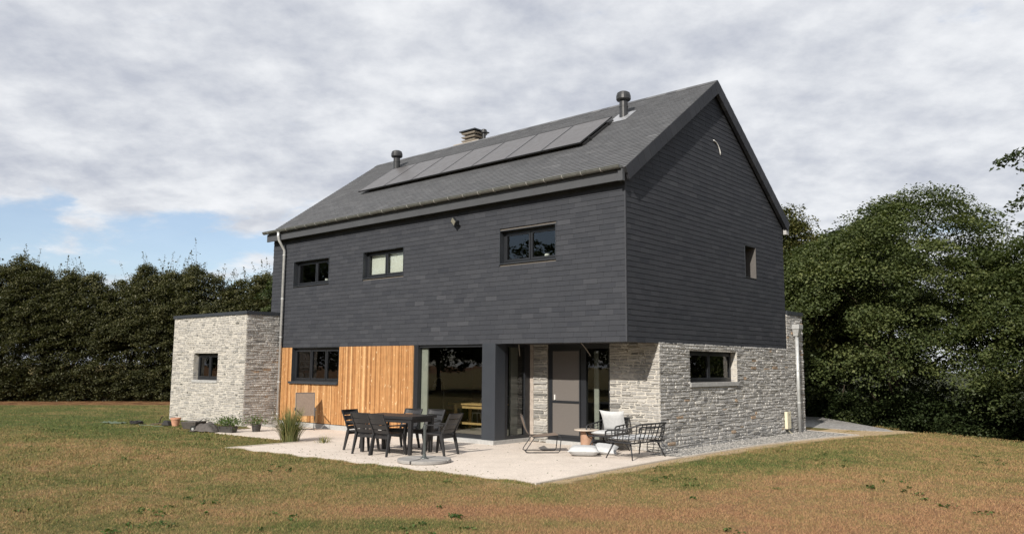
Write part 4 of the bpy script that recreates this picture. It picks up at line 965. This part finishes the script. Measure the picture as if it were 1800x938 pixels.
for i, (x, y, h, r) in enumerate([(4.4, 17.6, 1.9, 2.6), (-.2, 19.4, 1.9, 2.6), (7.9, 15.2, 1.9, 2.4), (11.5, 12.4, 2.2, 2.6), (1.8, 18.6, 1.9, 2.5), (-2.6, 19.3, 1.7, 1.8)]):
    t = thing('bush', 'bush with shade painted into its leaves at the foot of the trees, ' + ['below the maple crown', 'beside the gravel road', 'near the right edge of the lawn', 'at the far right corner', 'between the road and the maple', 'just past the stone gable corner'][i], 'bush', (x, y, -1.6)); crown('foliage', 300+i, (0, 0, 1.0), (r, r*.9, h), 170, 200, .6, .10, 'dullgreen', t, bright=-.25, shell=.4)  # darker leaf tint imitates the shade under the trees
# hornbeam row at the left
HD = [(-3.4, 8.2), (-.8, 8.0), (1.6, 7.4), (3.6, 6.9), (5.6, 6.9), (7.7, 7.7), (9.9, 7.3), (12.1, 7.0), (14.4, 7.5), (17.0, 7.6), (-6.0, 8.6)]
names = ['second from the left edge', 'third from the left edge', 'fourth from the left edge', 'fifth from the left, at the dip', 'sixth from the left edge', 'seventh from the left, high one', 'eighth from the left, above the annex', 'ninth from the left, behind the annex roof', 'tenth from the left, beside the slate wall', 'hidden behind the house', 'leftmost, at the photo edge']
def hedgetop(q, jit=1.0):
    S_ = np.array([a for a, b in sorted(HD)]); H_ = np.array([b for a, b in sorted(HD)])
    return np.interp(q, S_, H_)+jit*(.34*np.sin(2.1*q+.6)+.22*np.sin(4.9*q+1)+.16*np.sin(9.7*q))
def hornbeam(i, s, h, label):
    s += (-.45, .35, .1, -.4, .5, 0, -.3, .4, -.2, 0, .2)[i]; h *= 1.04
    x, y = -36.6+.65*s-1.9, -2.4+.76*s+1.7
    t = thing('hornbeam_tree', label, 'tree', (x, y, 0), 0, 'hornbeams in the tall hedge'); rng = np.random.default_rng(500+i)
    trunkmesh(500+i, h*.8, .13, 1.2, (0, 0, 0), 12, t)
    n = 1500; per = 58
    # column of layered sprays with an uneven outline
    z = rng.uniform(.35, 1.0, n)**.8*h*.93; z[:760] = rng.uniform(.1, h*.66, 760); z[:170] = rng.uniform(.05, 1.3, 170); a = rng.uniform(0, 2*np.pi, n)
    prof = 1.75*np.clip(1.20-(z/h)**3.0*.95, .10, 1)*(.62+.38*np.clip(z/1.4, 0, 1)); rr = prof*rng.uniform(.55, 1.12, n)*(1+.16*np.sin(3*a+i)+.1*np.sin(z*1.7+i*2)); rr[:330] *= rng.uniform(.1, .8, 330)
    lx, ly = rr*np.cos(a)*1.75, rr*np.sin(a)*.95; lx = np.where(rng.uniform(0, 1, n) < .5, rng.uniform(-1.7, 1.7, n), lx); Cc = np.stack([lx*.65-ly*.76, lx*.76+ly*.65, z*hedgetop(s+lx)/h], 1); d = np.stack([np.cos(a), np.sin(a), np.full(n, .2)], 1)
    idx = np.repeat(np.arange(n), per); q = rng.normal(size=(n*per, 3)); q /= np.linalg.norm(q, axis=1)[:, None]; q *= rng.uniform(0, 1, (n*per, 1))**.5
    off = q*rng.uniform(.28, .62, n)[idx][:, None]*np.array([1, 1, .36]); off[:, 2] -= (off*d[idx])[:, :2].sum(1)*.3
    P_ = Cc[idx]+off
    # shoots on top
    m = 12+3*(i % 4); q1, q2 = rng.uniform(-2.0, 2.0, m), rng.uniform(-.6, .6, m); sb = np.stack([q1*.65-q2*.76, q1*.76+q2*.65, hedgetop(s+q1)*rng.uniform(.78, .93, m)], 1); sd = np.stack([rng.normal(0, .22, m), rng.normal(0, .22, m), np.ones(m)], 1); ln = rng.uniform(.3, 1.5, m)**1.2
    ks = 24; u = rng.uniform(0, 1, (m, ks)); Q = sb[:, None, :]+sd[:, None, :]*(u*ln[:, None])[:, :, None]+rng.normal(0, 1, (m, ks, 3))*(.16*(1.05-u))[:, :, None]
    P_ = np.concatenate([P_, Q.reshape(-1, 3)]); dd = np.concatenate([d[idx], rng.normal(size=(m*ks, 3))*.4])
    V = leaves(rng, P_, .10, .55, .62, dd, .4)
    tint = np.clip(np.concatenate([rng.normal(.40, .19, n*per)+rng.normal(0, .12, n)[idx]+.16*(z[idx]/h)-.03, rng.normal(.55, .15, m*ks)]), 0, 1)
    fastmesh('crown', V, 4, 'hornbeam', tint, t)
    tw = MB(); tw.tube([(0, 0, h*.5), (0, 0, h*.8)], .02, 4)
    for b_, d_, l_ in zip(sb, sd, ln): tw.tube([tuple(b_), tuple(b_+d_*l_*.98)], [.009, .003], 4)
    tw.obj('twigs', 'bark', t)
for i, (s, h) in enumerate(HD):
    if i == 9: continue
    hornbeam(i, s, h, 'hornbeam in the tall hedge, ' + names[i])
tree('thin dark tree top showing just left of the slate wall', (-26.2, 8.6, 0), 120, 7.9, (1.7, 1.7, 3.2), 'dullgreen', 110, 90, .5, .13, name='small_tree')
# trees across the lawn behind the viewpoint: they show mirrored in the panes
b0 = None
for i in range(19):
    a = math.radians(-168+i*9.5); x, y = -2+40*math.cos(a), -8+40*math.sin(a)
    if b0 is None: b0 = tree('dark leafy tree across the lawn behind the viewpoint', (x, y, 0), 130, 14, (5.6, 5.6, 7.2), 'dullgreen', 300, 90, 1.4, .32, cz=4.2, group='trees across the lawn behind the viewpoint')
    else: dup(b0, None, (x, y, 0), i*1.3)

# ------------------------------------------------------------------ lawn blades
rng = np.random.default_rng(77)
def inpoly(px, py, poly):
    r = np.zeros(len(px), bool); n = len(poly)
    for i in range(n):
        x1, y1 = poly[i]; x2, y2 = poly[(i+1) % n]
        c_ = ((y1 > py) != (y2 > py)) & (px < (x2-x1)*(py-y1)/(y2-y1+1e-12)+x1); r ^= c_
    return r
def lawnpts(n, dmin, dmax, pw=1.0):
    u = rng.uniform(0, 1, n); d = dmin*(dmax/dmin)**(u**pw); th = rng.uniform(-.66, .66, n)
    x = CAM.x+d*(-math.sin(YAW)*np.cos(th)+math.cos(YAW)*np.sin(th)); y = CAM.y+d*(math.cos(YAW)*np.cos(th)+math.sin(YAW)*np.sin(th))
    ok = ~inpoly(x, y, PATIO+[]) & ~inpoly(x, y, GR) & ~inpoly(x, y, ROAD) & ~((x < -3) & (x > -19.3) & (y > -1.4)) & ~((x > -14) & (x < .9) & (y > -2.9)) & (crest(x, y) < .25)
    l = (x+33.4)*-.76+(y+2.6)*.65; ok &= l < 0
    fx = .9+.018*np.maximum(0, y-3)**2; ok &= ~((x < fx+.10) & (x > fx-1) & (y > -4.2))
    ok &= ~((x < fx+.42+.2*np.sin(y*3)) & (x > fx-1) & (y > -4.2) & (rng.uniform(0, 1, n) < .85))
    return x[ok], y[ok], d[ok]
def blades(name, n, dmin, dmax, h, w, label, pw=1.0, clump=0):
    x, y, d = lawnpts(n, dmin, dmax, pw)
    m = len(x); a = rng.uniform(0, 2*np.pi, m); sc = np.clip(d/10, 1, 2.6); hh = h*rng.uniform(.35, 1.25, m)*np.clip(sc*.75, 1, 1.35)*(0.6+.55*(np.sin(x*2.1+1.3*np.sin(y*1.7))*np.sin(y*2.6+x*.7)*.5+.5)); ww = w*sc*rng.uniform(.6, 1.3, m)
    ln = rng.normal(0, .55, (m, 2)); base = np.stack([x, y, np.zeros(m)], 1); s = np.stack([np.cos(a)*ww, np.sin(a)*ww, np.zeros(m)], 1)
    tip = base+np.stack([ln[:, 0]*hh, ln[:, 1]*hh, hh], 1)
    V = np.stack([base-s, base+s, tip], 1).reshape(-1, 3)
    o = fastmesh(name, V, 3, 'blades', np.clip(rng.normal(.5, .22, m), 0, 1)); tag(o, label, 'grass', kind='stuff'); return o
blades('grass', 700000, 8.2, 46, .028, .0038, 'short patchy lawn grass, green on the left and scorched brown on the right', 1.0)
blades('dry_straw', 60000, 8.2, 30, .048, .0030, 'pale dry straw blades standing out of the short lawn', 1.0)
n_e = 26000
def fringe(name, pts, n, label):
    seg = [(Vector(a), Vector(b)) for a, b in zip(pts[:-1], pts[1:])]; ls = np.array([(b-a).length for a, b in seg]); ix = rng.choice(len(seg), n, p=ls/ls.sum()); u = rng.uniform(0, 1, n)
    A = np.array([tuple(a) for a, b in seg]); B = np.array([tuple(b) for a, b in seg]); P_ = A[ix]*(1-u[:, None])+B[ix]*u[:, None]; D_ = (B-A)[ix]; D_ /= np.linalg.norm(D_, axis=1)[:, None]; Nn = np.stack([D_[:, 1], -D_[:, 0]], 1)
    w_ = .5+.5*np.sin(P_[:, 0]*5.3+P_[:, 1]*3.1)*np.sin(P_[:, 0]*1.7+1); P_ = P_+Nn*(rng.uniform(.03, .10, n))[:, None]; hh = rng.uniform(.02, .075, n)*(.4+.6*w_); a = rng.uniform(0, 6.28, n)
    base = np.stack([P_[:, 0], P_[:, 1], np.zeros(n)], 1); sd = np.stack([np.cos(a), np.sin(a), np.zeros(n)], 1)*.007; tip = base+np.stack([-Nn[:, 0]*hh*.8+rng.normal(0, .02, n), -Nn[:, 1]*hh*.8+rng.normal(0, .02, n), hh], 1)
    tag(fastmesh(name, np.stack([base-sd, base+sd, tip], 1).reshape(-1, 3), 3, 'blades', np.clip(rng.normal(.42, .25, n), 0, 1)), label, 'grass', kind='stuff')
fringe('grass_fringe', [(-8.0, -5.17), (-2.46, -4.76), (1.03, -4.53)], 12000, 'longer grass leaning over the edge of the terrace')
m = 260; x = rng.uniform(-8.5, .7, m); y = np.where(rng.uniform(0, 1, m) < .6, -4.6+np.abs(rng.normal(0, .5, m)), rng.uniform(-4.4, .8, m)); k_ = inpoly(x, y, PATIO); x, y = x[k_], y[k_]; m = len(x)
tag(fastmesh('fallen_leaves', leaves(rng, np.stack([x, y, np.full(m, .018)], 1), .035, 3.0, .6), 4, 'reed', rng.uniform(0, 1, m)), 'tiny dry leaves and crumbs blown over the terrace', 'leaves', kind='stuff')
# broad leaved weeds dotted through the lawn
M['weed'] = leafmat('weed_leaves', (.035, .07, .015), (.06, .11, .025), (.12, .17, .05))
x, y, d = lawnpts(900, 8.5, 24); kk_ = (np.sin(x*.9+2)*np.sin(y*1.1+x*.4)+.5*np.sin(x*2.7+y*2.1)) > .55; x, y, d = x[kk_], y[kk_], d[kk_]; cl = np.repeat(np.arange(len(x)), 11); m = len(cl)
rr = rng.uniform(0, .10, m)*rng.uniform(.5, 1.6, len(x))[cl]; aa = rng.uniform(0, 6.28, m)
P_ = np.stack([x[cl]+rr*np.cos(aa), y[cl]+rr*np.sin(aa), rng.uniform(.012, .05, m)], 1)
o = fastmesh('lawn_weeds', leaves(rng, P_, .055, 1.2, .5), 4, 'weed', np.clip(rng.normal(.5, .25, m), 0, 1)); tag(o, 'small broad leaved weeds dotted through the lawn', 'weeds', kind='stuff')

# ------------------------------------------------------------------ reed clump, pots, garden clutter
def reedclump(label, loc, n, h, spread, seed, mat_='reed'):
    t = thing('ornamental_grass', label, 'plant', loc); r = random.Random(seed); mb = MB()
    for i in range(n):
        a = r.uniform(0, 6.28); rb = r.uniform(0, .24); hh = h*r.uniform(.45, 1.0); le = spread*r.uniform(.1, 1)*(1.2-hh/h*.6); w = r.uniform(.006, .011); p = []
        for k in range(5):
            u = k/4; q = le*u**1.7; z = hh*(u-.28*u**3*(le/spread)); x = (rb+q)*math.cos(a); y = (rb+q)*math.sin(a); ww = w*(1-u**2*.95)
            p += [(x-ww*math.sin(a), y+ww*math.cos(a), z), (x+ww*math.sin(a), y-ww*math.cos(a), z)]
        mb.add(p, [(2*k, 2*k+1, 2*k+3, 2*k+2) for k in range(4)], min(1, max(0, r.gauss(.5, .28)+(.25 if hh > h*.8 else 0))))
    mb.obj('blades', mat_, t); return t
reedclump('tall arching ornamental grass clump at the terrace edge before the larch wall', (-8.3, -3.2, 0), 470, 1.08, .85, 5)
reedclump('tiny wisp of dry grass in the terrace gravel right of the tall clump', (-7.55, -2.7, 0), 50, .22, .3, 6)
def potplant(label, loc, r, h, mat_, leafn, seed, pm='darkpot', rect=False):
    t = thing('potted_plant', label, 'potted plant', loc, .3, 'potted plants by the annex wall'); t.scale = (.85, .85, .8)
    if rect:
        MB().hexa([(-.28, -.11, 0), (.28, -.11, 0), (.28, .11, 0), (-.28, .11, 0), (-.33, -.14, .22), (.33, -.14, .22), (.33, .14, .22), (-.33, .14, .22)]).obj('pot', pm, t); MB().box(-.30, .30, -.12, .12, .222, .232).obj('soil', 'soil', t)
    else:
        MB().lathe((0, 0, 0), [(r*.75, 0), (r, h), (r*1.07, h), (r*1.07, h+.03), (r*.95, h+.03), (r*.92, h-.02)], 20).obj('pot', pm, t)
    rg = np.random.default_rng(seed); n = leafn; P_ = rg.normal(size=(n, 3))*np.array([r*1.1*(1.7 if rect else 1), r*.9, .09])+np.array([0, 0, h+.16]); V = leaves(rg, P_, .075, .5, .5)
    fastmesh('foliage', V, 4, mat_, np.clip(rg.normal(.5, .25, n), 0, 1), t); return t
potplant('green plant in a long dark trough beside the annex, middle of the pots', (-12.05, -2.85, .01), .19, .22, 'potgreen', 420, 1, rect=True)
potplant('small yellow green plant in a dark round pot at the annex corner', (-11.75, -2.1, .01), .17, .24, 'potgreen', 240, 2)
potplant('light green leafy plant in a low pot behind the trough', (-12.9, -2.35, .01), .2, .16, 'potgreen', 340, 3)
# covered barrow like cart
t = thing('garden_cart', 'low grey garden cart heaped under a dark cover in front of the annex', 'garden cart', (-13.0, -3.2, .0), .35); t.scale = (.8, .8, .72)
MB().hexa([(-.62, -.24, .10), (-.05, -.24, .10), (-.05, .24, .10), (-.62, .24, .10), (-.70, -.30, .40), (.02, -.30, .42), (.02, .30, .42), (-.70, .30, .40)]).obj('tub', 'mowgrey', t, bevel=.02)
cv = MB(); vs = []; fs = []; nn_ = 16
for i in range(nn_+1):
    for j in range(nn_+1):
        u, v = i/nn_*2-1, j/nn_*2-1; z = .34*(1-abs(u)**2.2)*(1-abs(v)**2.6)**.6+.04*math.sin(7*u+2*v)*(1-abs(u))+.03*math.sin(9*v+4*u)*(1-abs(v)); vs.append((.32+u*.58, v*.34, max(.0, z)+.04))
for i in range(nn_):
    for j in range(nn_): a = i*(nn_+1)+j; fs.append((a, a+nn_+1, a+nn_+2, a+1))
cv.add(vs, fs); cv.obj('cover', 'mowgrey', t, smooth=True)
for y in (-.29, .29):
    w = MB(); w.tube([(-.08, y-.03, .13), (-.08, y+.03, .13)], .13, 18); w = w.obj('wheel', 'rubber', t); MB().tube([(-.08, y-.036, .13), (-.08, y+.036, .13)], .055, 12).obj('hub', 'zinc', w)
h_ = MB(); h_.tube([(.05, -.2, .38), (.25, -.15, .55), (.38, -.1, .5)], .014, 6); h_.obj('handle', 'rubber', t)
t = thing('clay_pot', 'small terracotta pot at the left corner of the annex', 'pot', (-15.5, -2.75, 0)); MB().lathe((0, 0, 0), [(.10, 0), (.15, .22), (.165, .22), (.165, .27), (.14, .27), (.13, .2)], 20).obj('pot', 'clay', t)
t = thing('hose_pile', 'dark coiled hose lying on the grass left of the annex', 'hose', (-17.1, -3.3, 0)); b = MB(); pts = []
for k in range(90): a = k*.35; r1 = .20+.02*math.sin(k*.9); pts.append((r1*math.cos(a), r1*math.sin(a)*.9, .03+.0009*k+.012*math.sin(k*1.3)))
b.tube(pts, .017, 6); b.obj('coil', 'rubber', t, smooth=True); b = MB(); b.tube([(.2, 0, .03), (.6, -.15, .02), (1.0, .1, .02), (1.4, -.05, .02), (1.7, .1, .02)], .014, 6); b.obj('hose_end', 'greenhose', t)
t = thing('green_tarpaulin', 'crumpled grey green sheet lying on the grass left of the hose', 'tarpaulin', (-18.2, -3.6, 0), .2); vs = []; fs = []
for i in range(13):
    for j in range(9): u, v = i/12*2-1, j/8*2-1; vs.append((u*.5, v*.22*(1+.3*math.sin(3*u)), .012+.05*(math.sin(5*u+3*v)*math.sin(4*v-2*u))**2))
for i in range(12):
    for j in range(8): a = i*9+j; fs.append((a, a+9, a+10, a+1))
b = MB(); b.add(vs, fs); b.obj('sheet', 'greenhose', t, smooth=True)
t = thing('tool_heap', 'dark hand tools heaped on the grass beside the terracotta pot', 'tools', (-16.0, -3.0, 0), .4); b = MB(); b.tube([(-.4, 0, .04), (.3, .05, .10)], .02, 6); b.tube([(-.2, .12, .03), (.1, -.1, .26), (.2, -.16, .33)], .018, 6); b.obj('tool_handle', 'bark', t)
b = MB(); b.hexa([(.1, -.1, .02), (.4, -.1, .02), (.4, .16, .02), (.1, .16, .02), (.16, -.06, .18), (.3, -.06, .16), (.3, .1, .16), (.16, .1, .18)]); b.obj('tool_head', 'rubber', t, bevel=.02)
t = thing('stepping_slab', 'thin grey slab lying against the dark annex side wall', 'slab', (-13.2, -.75, .012), .05); MB().box(-.5, .5, -.12, .12, 0, .07).obj('slab', 'slabgrey', t, bevel=.01);
